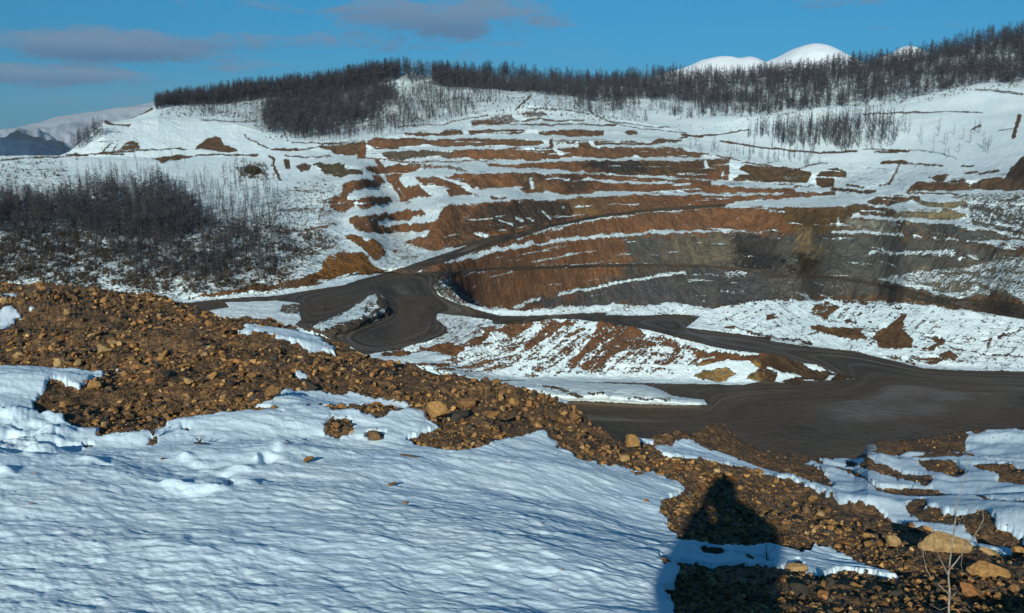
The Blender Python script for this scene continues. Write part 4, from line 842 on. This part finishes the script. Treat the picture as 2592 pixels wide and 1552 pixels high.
tag(merge(acc, 'forest', m_twig), 'leafless larch wood covering the ridge and the far slopes', 'forest', kind='stuff')
# the 300 larches that stand largest in the picture, each a tree with trunk and crown
fine = []
for i in range(8):
    (tv, tf), (cv, cf) = larch(100 + i, 64, .34 if i < 4 else .24, 4, .05, .55)
    mt = mesh_from(tv, tf, 'trunk', m_bark, smooth=False, tri=True); mc = mesh_from(cv, cf, 'crown', m_twig, smooth=False, tri=True)
    fine.append((mt, mc))
LBL = {'valley': ('bare larch standing on the snowy valley slope left of the pit', 'larches on the valley slope'),
       'copse': ('thin bare larch of the copse on the snow above the pit', 'larches of the copse above the pit'),
       'patch': ('bare larch of the brown wood on the hill left of centre', 'larches of the brown hill wood'),
       'ridge': ('tall bare larch on the skyline ridge', 'larches on the skyline ridge'),
       'right': ('bare larch on the snowy hillside at the upper right', 'larches on the right hillside')}
used = set()
for i in sorted(big):
    p, h, kd, rg, ri, cj = PT[i]; j = int(rng.integers(0, 4)) + (0 if kd == 0 else 4); mt, mc = fine[j]
    root = empty('larch_tree', p); root.rotation_euler = (0, 0, rng.uniform(0, 6.28)); w_ = rng.uniform(.8, 1.25); root.scale = (h * w_, h * w_, h)
    if j not in used: a_, b_ = mt, mc; used.add(j)
    else:
        a_, b_ = mt.copy(), mc.copy(); C.objects.link(a_); C.objects.link(b_)
    a_.parent = root; b_.parent = root
    tag(root, LBL[rg][0], 'tree', LBL[rg][1])
for j in range(8):
    if j not in used:
        for q in fine[j]: bpy.data.objects.remove(q)
# low brush on the slopes
def bush(seed, n_):
    r = random.Random(seed); V = []; Fc = []
    for i in range(n_):
        an = r.uniform(0, 6.283); p = Vector((r.uniform(-.12, .12), r.uniform(-.12, .12), -.05)); q = p + Vector((math.cos(an) * r.uniform(.1, .5), math.sin(an) * r.uniform(.1, .5), r.uniform(.45, 1)))
        sd = (q - p).cross(Vector((r.uniform(-1, 1), r.uniform(-1, 1), 0.3))).normalized() * .045; k_ = len(V); V.extend([p - sd, p + sd, q]); Fc.append((k_, k_ + 1, k_ + 2))
    return np.array([tuple(v) for v in V]), np.array(Fc)
bushes = [bush(i, 12) for i in range(6)]; acc = []
def brush(us, vs_, h0, h1, lo, hi, clump=.5):
    keep = fbm(us / 30.0, vs_ / 12.0, 3, 55) + .5 > clump * rng.random(len(us)) + .15
    for u, v in zip(us[keep], vs_[keep]):
        p, (ri, cj) = sample_grid(u, v, lo, hi)
        if ROADM[ri, cj] > .2: continue
        v_, f_ = bushes[rng.integers(0, 6)]; h = rng.uniform(h0, h1); an = rng.uniform(0, 6.283); c_, s_ = math.cos(an), math.sin(an)
        acc.append((np.stack([v_[:, 0] * c_ - v_[:, 1] * s_, v_[:, 0] * s_ + v_[:, 1] * c_, v_[:, 2]], -1) * h + np.array(p), f_))
brush(*rpoly('-310 590;300 580;600 560;850 600;780 660;700 720;440 745;200 725;0 712;-310 712', 10500), .5, 1.7, o3, oB)
brush(*rpoly('700 480;830 460;860 500;800 560;820 600;700 620;640 560', 480), .5, 1.2, o3, oB)
brush(*rpoly('-310 410;0 405;200 400;160 460;0 480;-310 480', 500), .6, 1.6, o3, oB)
brush(*rpoly('390 262;700 240;1000 190;1350 225;1650 290;2592 210;2592 230;1900 300;1500 300;1230 280;900 340;700 350;620 310;420 290', 4200), .6, 2.0, o3, oB)
brush(*rpoly('600 425;665 415;670 450;620 455', 160), 1, 2, o3, oB, 0)
brush(*rpoly('1480 300;2100 280;2100 310;1700 330;1500 310', 160), .5, 1.4, o3, oB)
tag(merge(acc, 'brushwood', m_brush), 'low leafless scrub scattered over the snow slopes', 'scrub', kind='stuff')

# ------------------------------------------------------------------ rubble in the foreground
m_stone, t, b = mat('broken_rock', .85, .2); N_ = NT(t)
geo = N_.n('ShaderNodeNewGeometry'); tcn = N_.n('ShaderNodeTexCoord'); ac = N_.n('ShaderNodeAttribute', attribute_name='tone').outputs['Color']
a = N_.noise(geo.outputs['Position'], 45, 6, .65); a2 = N_.noise(geo.outputs['Position'], 14, 4, .6)
rc = N_.mix(1.0, ac, N_.mix(N_.mapr(a, .3, .7), (.62, .60, .58), (1.3, 1.25, 1.15)), 'MULTIPLY'); rc = N_.mix(N_.mapr(a2, .55, .7, 0, .5), rc, (.06, .045, .03))
N_.L(rc, b.inputs['Base Color']); N_.L(N_.bump(a, .6, .006), b.inputs['Normal'])
def rock_shape(seed, sub, flat=None):
    r = random.Random(seed); bm = bmesh.new(); bmesh.ops.create_icosphere(bm, subdivisions=sub, radius=1.0)
    planes = [(Vector((r.gauss(0, 1), r.gauss(0, 1), r.gauss(0, 1))).normalized(), r.uniform(.32, .72)) for _ in range(11 if sub > 1 else 7)]
    sx_, sy_, sz_ = (r.uniform(.8, 1.25), r.uniform(.6, 1.0), r.uniform(.45, .85)) if flat is None else flat
    for v in bm.verts:
        for n_, d_ in planes:
            k_ = v.co.dot(n_)
            if k_ > d_: v.co -= n_ * (k_ - d_)
        if sub > 1: v.co += Vector((r.gauss(0, 1), r.gauss(0, 1), r.gauss(0, 1))) * .010
        v.co.x *= sx_; v.co.y *= sy_; v.co.z *= sz_
    bm.normal_update(); V = np.array([tuple(v.co) for v in bm.verts]); bm.verts.index_update(); Fc = np.array([[v.index for v in f.verts] for f in bm.faces]); bm.free()
    return V, Fc
TONES = np.array([(.31, .180, .068), (.26, .138, .054), (.20, .112, .048), (.14, .086, .044), (.065, .050, .036), (.042, .040, .036), (.34, .23, .11), (.23, .11, .045)])
TW = np.array([.12, .14, .16, .18, .17, .13, .06, .04]); TW = TW / TW.sum()
small = [rock_shape(200 + i, 1) for i in range(14)]; mid = [rock_shape(300 + i, 2) for i in range(10)]
lo_, hi_ = nF, oH1
def rand_rot(n_):
    q = rng.normal(size=(n_, 4)); q /= np.linalg.norm(q, axis=1)[:, None]; w_, x_, y_, z_ = q.T
    return np.stack([np.stack([1 - 2 * (y_ * y_ + z_ * z_), 2 * (x_ * y_ - z_ * w_), 2 * (x_ * z_ + y_ * w_)], -1), np.stack([2 * (x_ * y_ + z_ * w_), 1 - 2 * (x_ * x_ + z_ * z_), 2 * (y_ * z_ - x_ * w_)], -1), np.stack([2 * (x_ * z_ - y_ * w_), 2 * (y_ * z_ + x_ * w_), 1 - 2 * (x_ * x_ + y_ * y_)], -1)], 1)
def scatter(n_, pmin, pmax, pw, shapes, smin, smax, thr=.5, top=9.0):
    """stones whose size in the picture runs from pmin to pmax photo pixels (radius)"""
    ri = rng.uniform(lo_, hi_ - 2, n_ * 3); cj = rng.uniform(0, NC - 2, n_ * 3)
    i0 = ri.astype(int); j0 = cj.astype(int)
    px = np.abs(VV[i0, j0] - VV[i0 + 1, j0]); keep = rng.random(len(px)) < px / 2.6        # even in the picture
    mk = (ROCK[i0, j0] > thr) & (ROCK[i0, j0] < top)
    clu = fbm(XX[i0, j0] * 1.1, YY[i0, j0] * 1.1, 3, 101) + .5; keep &= rng.random(len(i0)) < np.clip(clu * 2.6 - .45, .22, 1)
    keep &= mk & ((i0 < o1) | (rng.random(len(i0)) < .45))
    keep &= (UU[i0, j0] > -280) & (VV[i0, j0] < 1660)
    i0, j0, ri, cj = i0[keep][:n_], j0[keep][:n_], ri[keep][:n_], cj[keep][:n_]; fi = ri - i0; fj = cj - j0
    P_ = [(A[i0, j0] * (1 - fi) + A[i0 + 1, j0] * fi) * (1 - fj) + (A[i0, j0 + 1] * (1 - fi) + A[i0 + 1, j0 + 1] * fi) * fj for A in (XX, YY, ZZ)]
    P_ = np.stack(P_, -1); D = np.linalg.norm(P_, axis=1)
    u_ = rng.random(len(P_)); s_ = pmin * (pmax / pmin) ** (u_ ** pw) * D / F
    s_ = np.clip(s_, smin, smax); s_ = np.where(i0 >= o1, np.minimum(s_ * .55, .03), s_)
    return P_, s_
def stone_mesh(P_, s_, shapes, sink=.25):
    VS, FS, CS, off = [], [], [], 0
    R3 = rand_rot(len(P_)); k_ = rng.integers(0, len(shapes), len(P_)); tn = rng.choice(len(TONES), len(P_), p=TW); br = rng.uniform(.5, 1.3, len(P_))
    for si, (V, Fc) in enumerate(shapes):
        ix = np.nonzero(k_ == si)[0]
        if not len(ix): continue
        # tilt the random rotation towards lying flat
        w_ = np.einsum('nij,vj->nvi', R3[ix], V) * s_[ix, None, None]; w_[..., 2] *= .8
        w_ += P_[ix, None, :]; w_[..., 2] += (s_[ix] * sink)[:, None]
        nv = len(V); VS.append(w_.reshape(-1, 3)); FS.append((Fc[None] + (np.arange(len(ix)) * nv)[:, None, None] + off).reshape(-1, 3)); off += nv * len(ix)
        CS.append(np.repeat(TONES[tn[ix]] * br[ix, None] * 1.3, nv, 0))
    return np.concatenate(VS), np.concatenate(FS), np.concatenate(CS)
A_, s1 = scatter(90000, 1.6, 13, 4.0, small, .003, .11)
B_, s2 = scatter(4200, 6, 17, 2.0, small, .01, .11)
E_, s4 = scatter(1500, 1.6, 7, 2.5, small, .003, .03, .03, .5)
G_, s5 = scatter(130, 1.4, 5, 2.5, small, .003, .02, -1, .03)
v_, f_, c_ = stone_mesh(np.concatenate([A_, B_, E_, G_]), np.concatenate([s1, s2, s4, s5]), small)
g = mesh_from(v_, f_, 'gravel', m_stone, {'tone': ('FLOAT_COLOR', np.concatenate([c_, np.ones((len(c_), 1))], 1))}, smooth=False, tri=True)
tag(g, 'loose brown and grey rock fragments covering the slope', 'gravel', kind='stuff')
# bigger rocks: each a thing
protos = []
for i in range(8):
    V, Fc = rock_shape(500 + i, 3 if i < 4 else 2)
    for tn in range(len(TONES)):
        pass
    protos.append((V, Fc))
mesh_cache = {}
def rock_obj(p, s_, shape, tone, rot, label, group=None, name='rock', cat='rock'):
    key = (shape, tone)
    if key not in mesh_cache:
        V, Fc = protos[shape]; o = mesh_from(V, Fc, name, m_stone, {'tone': ('FLOAT_COLOR', np.concatenate([np.repeat(TONES[tone][None], len(V), 0), np.ones((len(V), 1))], 1))}, smooth=False, tri=True)
        mesh_cache[key] = o.data
    else:
        o = bpy.data.objects.new(name, mesh_cache[key]); C.objects.link(o)
    o.location = p; o.scale = s_ if isinstance(s_, tuple) else (s_, s_, s_); o.rotation_euler = rot
    return tag(o, label, cat, group)
L_, s3 = scatter(430, 12, 24, 1.6, mid, .02, .16, .75); L_, s3 = L_[:258], s3[:258]
for p, s_ in zip(L_, s3):
    du = (p[0] / max(p[1], .1))
    if p[0] / np.hypot(p[0], p[1]) < -.12: lab, gr = 'angular brown rock lying in the rubble of the left bank', 'rocks in the left rubble bank'
    elif p[0] / np.hypot(p[0], p[1]) < .17: lab, gr = 'angular rock in the rubble strip along the middle of the brow', 'rocks in the middle rubble strip'
    else: lab, gr = 'angular rock in the rubble on the slope at the right', 'rocks in the right rubble slope'
    rock_obj(tuple(p + np.array([0, 0, s_ * .2])), (s_, s_ * rng.uniform(.7, 1), s_ * rng.uniform(.6, .9)), int(rng.integers(0, 8)), int(rng.choice(len(TONES), p=TW)), (rng.uniform(-.5, .5), rng.uniform(-.5, .5), rng.uniform(0, 6.28)), lab, gr)
NAMED = [(2386, 1388, 100, .72, 6, 'large flat-faced tan boulder behind the bare sapling at lower right'), (2500, 1404, 62, .45, 6, 'pale flat slab of rock just right of the large tan boulder'),
    (2204, 1378, 54, .5, 0, 'tan angular rock left of the large boulder, the left one of a pair'), (2256, 1380, 44, .8, 6, 'upright pointed tan rock touching its neighbour left of the large boulder'),
    (2496, 1454, 76, .6, 0, 'wide ochre rock below the pale slab'), (2452, 1484, 72, .6, 7, 'reddish-brown sloping rock at the foot of the sapling'), (2080, 1504, 40, .8, 7, 'small orange cube-like rock beside the shadow edge at the bottom'),
    (2096, 1480, 30, 1.1, 5, 'upright grey-brown stone behind the small orange rock'), (2010, 1424, 50, .8, 6, 'tan wedge rock at the edge of the person-shaped shadow beside the snow'), (2024, 1488, 66, .75, 5, 'dark grey block at the lower edge of the shadow'),
    (2056, 1250, 34, 1.0, 0, 'upright tan rock on the edge between rubble and snow gully'), (2576, 1390, 40, .8, 0, 'tan rock cut by the right edge of the view'), (1810, 1394, 40, .6, 4, 'dark rock sunk in the shaded snow tongue'),
    (1684, 1434, 42, .6, 7, 'orange-brown stone on the snow left of the shadow'), (689, 992, 54, 1.25, 2, 'tall leaning brown rock at the left end of the narrow snow patch'), (1104, 1062, 76, .75, 0, 'broad brown boulder half buried in the middle strip'),
    (1162, 1072, 46, .8, 5, 'rounded grey rock against the broad brown boulder'), (263, 884, 56, .55, 6, 'pale ochre slab in the upper left rubble'), (290, 868, 40, .5, 6, 'small pale stone resting above the ochre slab'),
    (147, 930, 36, .8, 6, 'tan stone at the snow edge on the far left'), (237, 984, 42, .65, 0, 'tan rock on the tip of the left snow patch'), (478, 980, 30, .8, 6, 'lone pale stone in the brown gravel left of centre'),
    (331, 966, 40, .6, 7, 'reddish stone in the left gravel'), (988, 922, 42, .75, 7, 'orange boulder on the skyline of the brow'), (1178, 1012, 46, .9, 2, 'brown pyramid rock on the brow'), (788, 976, 44, .7, 5, 'dark rock above the narrow snow patch'),
    (781, 1164, 38, .75, 1, 'round tan stone alone on the snow'), (946, 1104, 52, .6, 3, 'triangular brown rock on the snow'), (991, 1228, 22, .5, 3, 'small flat brown stone on the open snow'), (1025, 1275, 18, .6, 1, 'tiny reddish stone on the open snow'),
    (413, 1160, 18, .5, 3, 'tiny brown stone near the broken snow'), (1597, 1122, 50, .9, 0, 'ochre boulder where the brow drops to the road'), (1578, 1172, 28, .9, 6, 'pale stone below the ochre boulder on the brow'),
    (1455, 1056, 34, 1.0, 2, 'brown rock on the brow above the lower road'), (1618, 1213, 28, .45, 3, 'flat dark stone on the snow near the rubble edge'), (1634, 1276, 16, .5, 1, 'tiny stone on snow beside the rubble point')]
for i, (u, v, w_, hr, tn, lab) in enumerate(NAMED):
    p, _ = sample_grid(u, v + w_ * hr * .35, nF, oH1); s_ = w_ * .5 * p.length / F * 1.12
    rock_obj(p + Vector((0, 0, s_ * hr * .55)), (s_, s_ * .8, s_ * hr * 1.25), i % 4, tn, (rng.uniform(-.2, .2), rng.uniform(-.2, .2), rng.uniform(-.5, .5)), lab)

# ------------------------------------------------------------------ bare sapling, weeds and sticks
m_stem, t, b = mat('pale_bare_stem', .7, .3); N_ = NT(t); geo = N_.n('ShaderNodeNewGeometry'); a = N_.noise(geo.outputs['Position'], 60, 3); N_.L(N_.mix(N_.mapr(a, .3, .7), (.20, .16, .12), (.36, .32, .26)), b.inputs['Base Color'])
def plant(name, chains, r_at, label, cat, m=m_stem, group=None, depth=0.0):
    pl = []; base = None
    for ch, w0, w1, dy in chains:
        pts = []
        k_ = len(ch)
        for i, (u, v) in enumerate(ch):
            dx, dy_, t_ = [float(q) for q in ray(u, v)]; rr = r_at + dy * (i / max(k_ - 1, 1)); pts.append(Vector((dx * rr, dy_ * rr, t_ * rr)))
        rad = [.62 * (w0 + (w1 - w0) * i / (k_ - 1)) * r_at / F for i in range(k_)]
        pl.append(tube(pts, rad, 5))
        if base is None: base = pts[0]
    vs_, fs, off = [], [], 0
    for v, f in pl: vs_.append(v - np.array(base)); fs.append(f + off); off += len(v)
    o = mesh_from(np.concatenate(vs_), np.concatenate(fs), name, m, smooth=True, tri=True); o.location = base
    return tag(o, label, cat, group)
def TT(s_): return parse('T', s_)
gp, _ = sample_grid(2402, 1562, nF, oH1); rs = math.hypot(gp.x, gp.y)
plant('sapling', [(TT('2005 1155;2003 1080;2008 990;2000 900;2003 860;2018 740;2035 620;2050 500;2060 430;2090 320;2130 150'), 5.5, 1.0, .05),
    (TT('2000 862;2045 810;2090 750;2130 690;2190 600;2222 540;2218 470'), 3.2, .9, .12), (TT('2092 748;2080 820;2095 890'), 2, .8, .1), (TT('2005 1010;1950 960;1885 900;1862 850;1840 760;1858 690;1885 628'), 3, .8, -.15),
    (TT('2003 900;1975 840;1948 785;1925 740;1908 690'), 2.6, .8, -.1), (TT('2006 1040;2050 1000;2080 955'), 2.2, .8, .1), (TT('1885 900;1868 905;1860 860'), 1.6, .8, -.1), (TT('2095 552;2130 470;2165 400;2205 300;2215 270'), 1.3, .6, .2), (TT('1905 630;1905 590;1922 545'), 1.4, .7, .2), (TT('2005 1085;1950 1110;1880 1075'), 1.6, .7, -.1), (TT('2036 620;2070 560;2085 520'), 1.2, .6, .1), (TT('2050 500;2030 450;2035 400'), 1.1, .6, .1), (TT('2190 600;2225 575;2260 560'), 1.1, .6, .1), (TT('1840 760;1815 700;1825 650'), 1.1, .6, -.1), (TT('1948 785;1925 800;1905 790'), 1.0, .6, -.1), (TT('2130 690;2160 700;2185 690'), 1.0, .6, .1)],
    rs, 'bare pale sapling with thin forked branches at lower right', 'sapling')
def weed(u, v, hpx, n_, label, spread=.7, seed=0, w=1.6):
    r = random.Random(seed); p, _ = sample_grid(u, v, nF, oH1); rr = math.hypot(p.x, p.y); ch = []
    for i in range(n_):
        a = r.uniform(-spread, spread); L = hpx * r.uniform(.5, 1); b1 = r.uniform(-.15, .15)
        ch.append(([(u + r.uniform(-2, 2), v + 3), (u + math.sin(a * .7) * L * .5, v - math.cos(a * .7) * L * .5), (u + math.sin(a + b1) * L, v - math.cos(a + b1) * L)], w, .7, r.uniform(-.04, .04)))
    plant('weed', ch, rr, label, 'weed', m_brush)
weed(388, 1100, 34, 12, 'dry brown weed tuft on the snow below the left rubble', 1.1, 1); weed(145, 990, 40, 3, 'single thin dry stalk rising from the left snow patch', .8, 2, 1.2); weed(505, 1118, 22, 8, 'small dry tuft on the snow near the broken crust', 1.3, 3)
weed(1942, 1420, 46, 5, 'thin weed stalks in the shaded snow tongue', .5, 4, 1.3); weed(1978, 1500, 60, 3, 'thin stalks at the lower edge of the person-shaped shadow', .5, 5, 1.3); weed(2052, 1530, 40, 4, 'short grey weed beside the small orange rock', .6, 6); weed(1262, 992, 46, 16, 'bare bushy weed on the brow against the snow bank', 1.0, 7, 1.3)
weed(1230, 975, 30, 10, 'smaller bare weed on the brow left of the bushy one', 1.0, 8, 1.2); weed(580, 1228, 20, 5, 'dark twig stub in the hollow of the broken snow', .8, 9)
for i, (pts, lab) in enumerate([(parse('R', '1930 985;1965 992;2000 1005;2022 1000'), 'short crooked brown stick lying on the open snow'), (parse('R', '935 885;965 900;990 908'), 'thin dark twig lying on snow above the footprints')]):
    q = [sample_grid(u, v, nF, oH1)[0] + Vector((0, 0, .008)) for u, v in pts]; v_, f_ = tube(q, [.006, .007, .006, .003][:len(q)], 5)
    o = mesh_from(v_ - np.array(q[0]), f_, 'stick', m_brush, tri=True); o.location = q[0]; tag(o, lab, 'stick')

# ------------------------------------------------------------------ the photographer, standing at the camera (throws the long shadow)
m_coat, t, b = mat('dark_padded_coat', .9, .1); b.inputs['Base Color'].default_value = (.03, .035, .05, 1)
m_skin, t, b = mat('skin', .6, .3); b.inputs['Base Color'].default_value = (.45, .27, .19, 1)
m_trou, t, b = mat('dark_trousers', .9, .1); b.inputs['Base Color'].default_value = (.02, .02, .025, 1)
m_phone, t, b = mat('black_phone', .25, .5); b.inputs['Base Color'].default_value = (.01, .01, .012, 1)
def skin(name, nodes, edges, root, m, parent=None, sub=2):
    me = bpy.data.meshes.new(name); me.from_pydata([n_[:3] for n_ in nodes], edges, []); o = bpy.data.objects.new(name, me); C.objects.link(o)
    sk = o.modifiers.new('skin', 'SKIN'); sk.use_smooth_shade = True
    for i, n_ in enumerate(nodes):
        d = me.skin_vertices[0].data[i]; d.radius = (n_[3], n_[4] if len(n_) > 4 else n_[3]); d.use_root = (i == root)
    ss = o.modifiers.new('sub', 'SUBSURF'); ss.levels = sub; ss.render_levels = sub
    me.materials.append(m)
    if parent: o.parent = parent
    return o
GZ = -1.62
per = empty('person', (0, -.2, GZ)); tag(per, 'photographer in a dark hooded coat holding up a phone to take the picture', 'person')
B_ = lambda x, y, z, r, r2=None: (x, y + .2, z - GZ, r, r2 or r)
nodes = [B_(.0, -.2, -.80, .13, .11), B_(.01, -.2, -.55, .14, .11), B_(.02, -.2, -.33, .13, .10), B_(.015, -.19, -.19, .055), B_(.01, -.175, -.07, .075), B_(.01, -.165, .03, .085), B_(.01, -.165, .09, .06),
         B_(.17, -.2, -.27, .06), B_(.28, -.13, -.24, .045), B_(.18, -.09, -.13, .038), B_(.095, -.055, -.05, .027), B_(-.14, -.2, -.28, .06), B_(-.19, -.12, -.46, .045), B_(-.14, -.085, -.24, .038), B_(-.085, -.055, -.05, .027),
         B_(.10, -.2, -.90, .09), B_(.11, -.17, -1.22, .065), B_(.12, -.2, -1.54, .045), B_(.14, -.06, -1.585, .035), B_(-.10, -.2, -.90, .09), B_(-.11, -.19, -1.22, .065), B_(-.12, -.22, -1.54, .045), B_(-.14, -.08, -1.585, .035),
         B_(.078, -.035, -.012, .022), B_(-.075, -.035, -.012, .022)]
edges = [(0, 1), (1, 2), (2, 3), (3, 4), (4, 5), (5, 6), (2, 7), (7, 8), (8, 9), (9, 10), (2, 11), (11, 12), (12, 13), (13, 14), (0, 15), (15, 16), (16, 17), (17, 18), (0, 19), (19, 20), (20, 21), (21, 22), (10, 23), (14, 24)]
skin('body', nodes, edges, 0, m_skin, per)
# five fingers a side, closed round the edge of the phone
for sd in (1, -1):
    for k_ in range(4):
        z0 = .022 - k_ * .017; L = (.9, 1, .95, .8)[k_]
        nn = [B_(sd * .078, -.035, z0, .009), B_(sd * .080, -.02 , z0 + .003, .0085), B_(sd * .070, -.0085, z0 + .004, .0075), B_(sd * (.070 - .018 * L), -.006, z0 + .005, .006)]
        skin('finger', nn, [(0, 1), (1, 2), (2, 3)], 0, m_skin, per, 1)
    skin('thumb', [B_(sd * .072, -.045, -.028, .011), B_(sd * .058, -.04, -.012, .009), B_(sd * .045, -.031, .002, .008)], [(0, 1), (1, 2)], 0, m_skin, per, 1)
# coat, hood, trousers, boots over the body
cn = [B_(.0, -.2, -1.02, .205, .14), B_(.005, -.2, -.80, .20, .15), B_(.01, -.2, -.55, .20, .15), B_(.02, -.2, -.34, .19, .135), B_(.01, -.2, -.20, .065, .07), B_(.17, -.2, -.28, .11), B_(.315, -.14, -.25, .115), B_(.17, -.10, -.14, .085), B_(.10, -.07, -.06, .05), B_(-.16, -.2, -.29, .12), B_(-.205, -.14, -.44, .11), B_(-.12, -.11, -.24, .11), B_(-.10, -.062, -.085, .042)]
skin('coat', cn, [(0, 1), (1, 2), (2, 3), (3, 4), (3, 5), (5, 6), (6, 7), (7, 8), (3, 9), (9, 10), (10, 11), (11, 12)], 1, m_coat, per)
skin('shadow_filler', [B_(-.13, -.17, -.25, .13, .09), B_(.0, -.17, -.23, .13, .09), B_(.14, -.16, -.23, .12, .09)], [(0, 1), (1, 2)], 1, m_coat, per)  # added block, closes light gaps between arms and torso in the cast shadow
for sd in (1, -1):
    skin('trouser_leg', [B_(sd * .10, -.2, -.92, .11), B_(sd * .11, -.18, -1.22, .085), B_(sd * .12, -.2, -1.52, .07)], [(0, 1), (1, 2)], 0, m_trou, per)
    skin('boot', [B_(sd * .12, -.23, -1.54, .06), B_(sd * .125, -.16, -1.575, .05), B_(sd * .14, -.07, -1.59, .04)], [(0, 1), (1, 2)], 0, m_phone, per)
bm = bmesh.new(); bmesh.ops.create_uvsphere(bm, u_segments=24, v_segments=16, radius=1)
for v in list(bm.verts):
    if v.co.y > .62 and abs(v.co.z) < .8: v.co.y = .62
    v.co = Vector((v.co.x * .105, v.co.y * .125, v.co.z * .135 + (.02 if v.co.z > .5 else 0)))
bmesh.ops.delete(bm, geom=[f for f in bm.faces if f.normal.y > .95 and f.calc_center_median().y > .08], context='FACES')
me = bpy.data.meshes.new('hood'); bm.to_mesh(me); bm.free(); me.materials.append(m_coat); o = bpy.data.objects.new('hood', me); C.objects.link(o); o.parent = per; o.location = (.0, .02, .03 - GZ)
for p in me.polygons: p.use_smooth = True
# face
bm = bmesh.new(); bmesh.ops.create_uvsphere(bm, u_segments=12, v_segments=8, radius=.011)
me = bpy.data.meshes.new('eye'); bm.to_mesh(me); bm.free(); me.materials.append(m_phone)
for sd in (1, -1):
    o = bpy.data.objects.new('eye', me); C.objects.link(o); o.parent = per; o.location = (.01 + sd * .032, .117, .01 - GZ)
skin('nose', [B_(.01, -.085, .005, .008), B_(.01, -.07, -.03, .012)], [(0, 1)], 0, m_skin, per, 1); skin('mouth', [B_(-.012, -.088, -.062, .006), B_(.032, -.088, -.062, .006)], [(0, 1)], 0, m_skin, per, 1)
# phone in the hands: a thing of its own
bm = bmesh.new(); bmesh.ops.create_cube(bm, size=1)
for v in bm.verts: v.co = Vector((v.co.x * .125, v.co.y * .010, v.co.z * .064))
bmesh.ops.bevel(bm, geom=list(bm.edges), offset=.003, segments=3, affect='EDGES')
me = bpy.data.meshes.new('phone'); bm.to_mesh(me); bm.free(); me.materials.append(m_phone); o = bpy.data.objects.new('phone', me); C.objects.link(o); o.location = (0, -.020, 0)
tag(o, 'black phone held level in both hands of the photographer', 'phone')

# ------------------------------------------------------------------ thin winter haze over the whole valley
hm = bpy.data.materials.new('haze_air'); hm.use_nodes = True; ht = hm.node_tree
for n_ in list(ht.nodes): ht.nodes.remove(n_)
ho = ht.nodes.new('ShaderNodeOutputMaterial'); pv = ht.nodes.new('ShaderNodeVolumePrincipled'); pv.inputs['Color'].default_value = (.55, .75, .95, 1); pv.inputs['Density'].default_value = 4e-5; pv.inputs['Anisotropy'].default_value = 0.0
ht.links.new(pv.outputs[0], ho.inputs['Volume'])
bm = bmesh.new(); bmesh.ops.create_cube(bm, size=1)
for v in bm.verts: v.co = Vector((v.co.x * 26000, v.co.y * 26000, -400 if v.co.z < 0 else 430))
me = bpy.data.meshes.new('haze'); bm.to_mesh(me); bm.free(); me.materials.append(hm); o = bpy.data.objects.new('haze', me); C.objects.link(o); tag(o, 'thin blue winter haze filling the valley', None, kind='stuff')
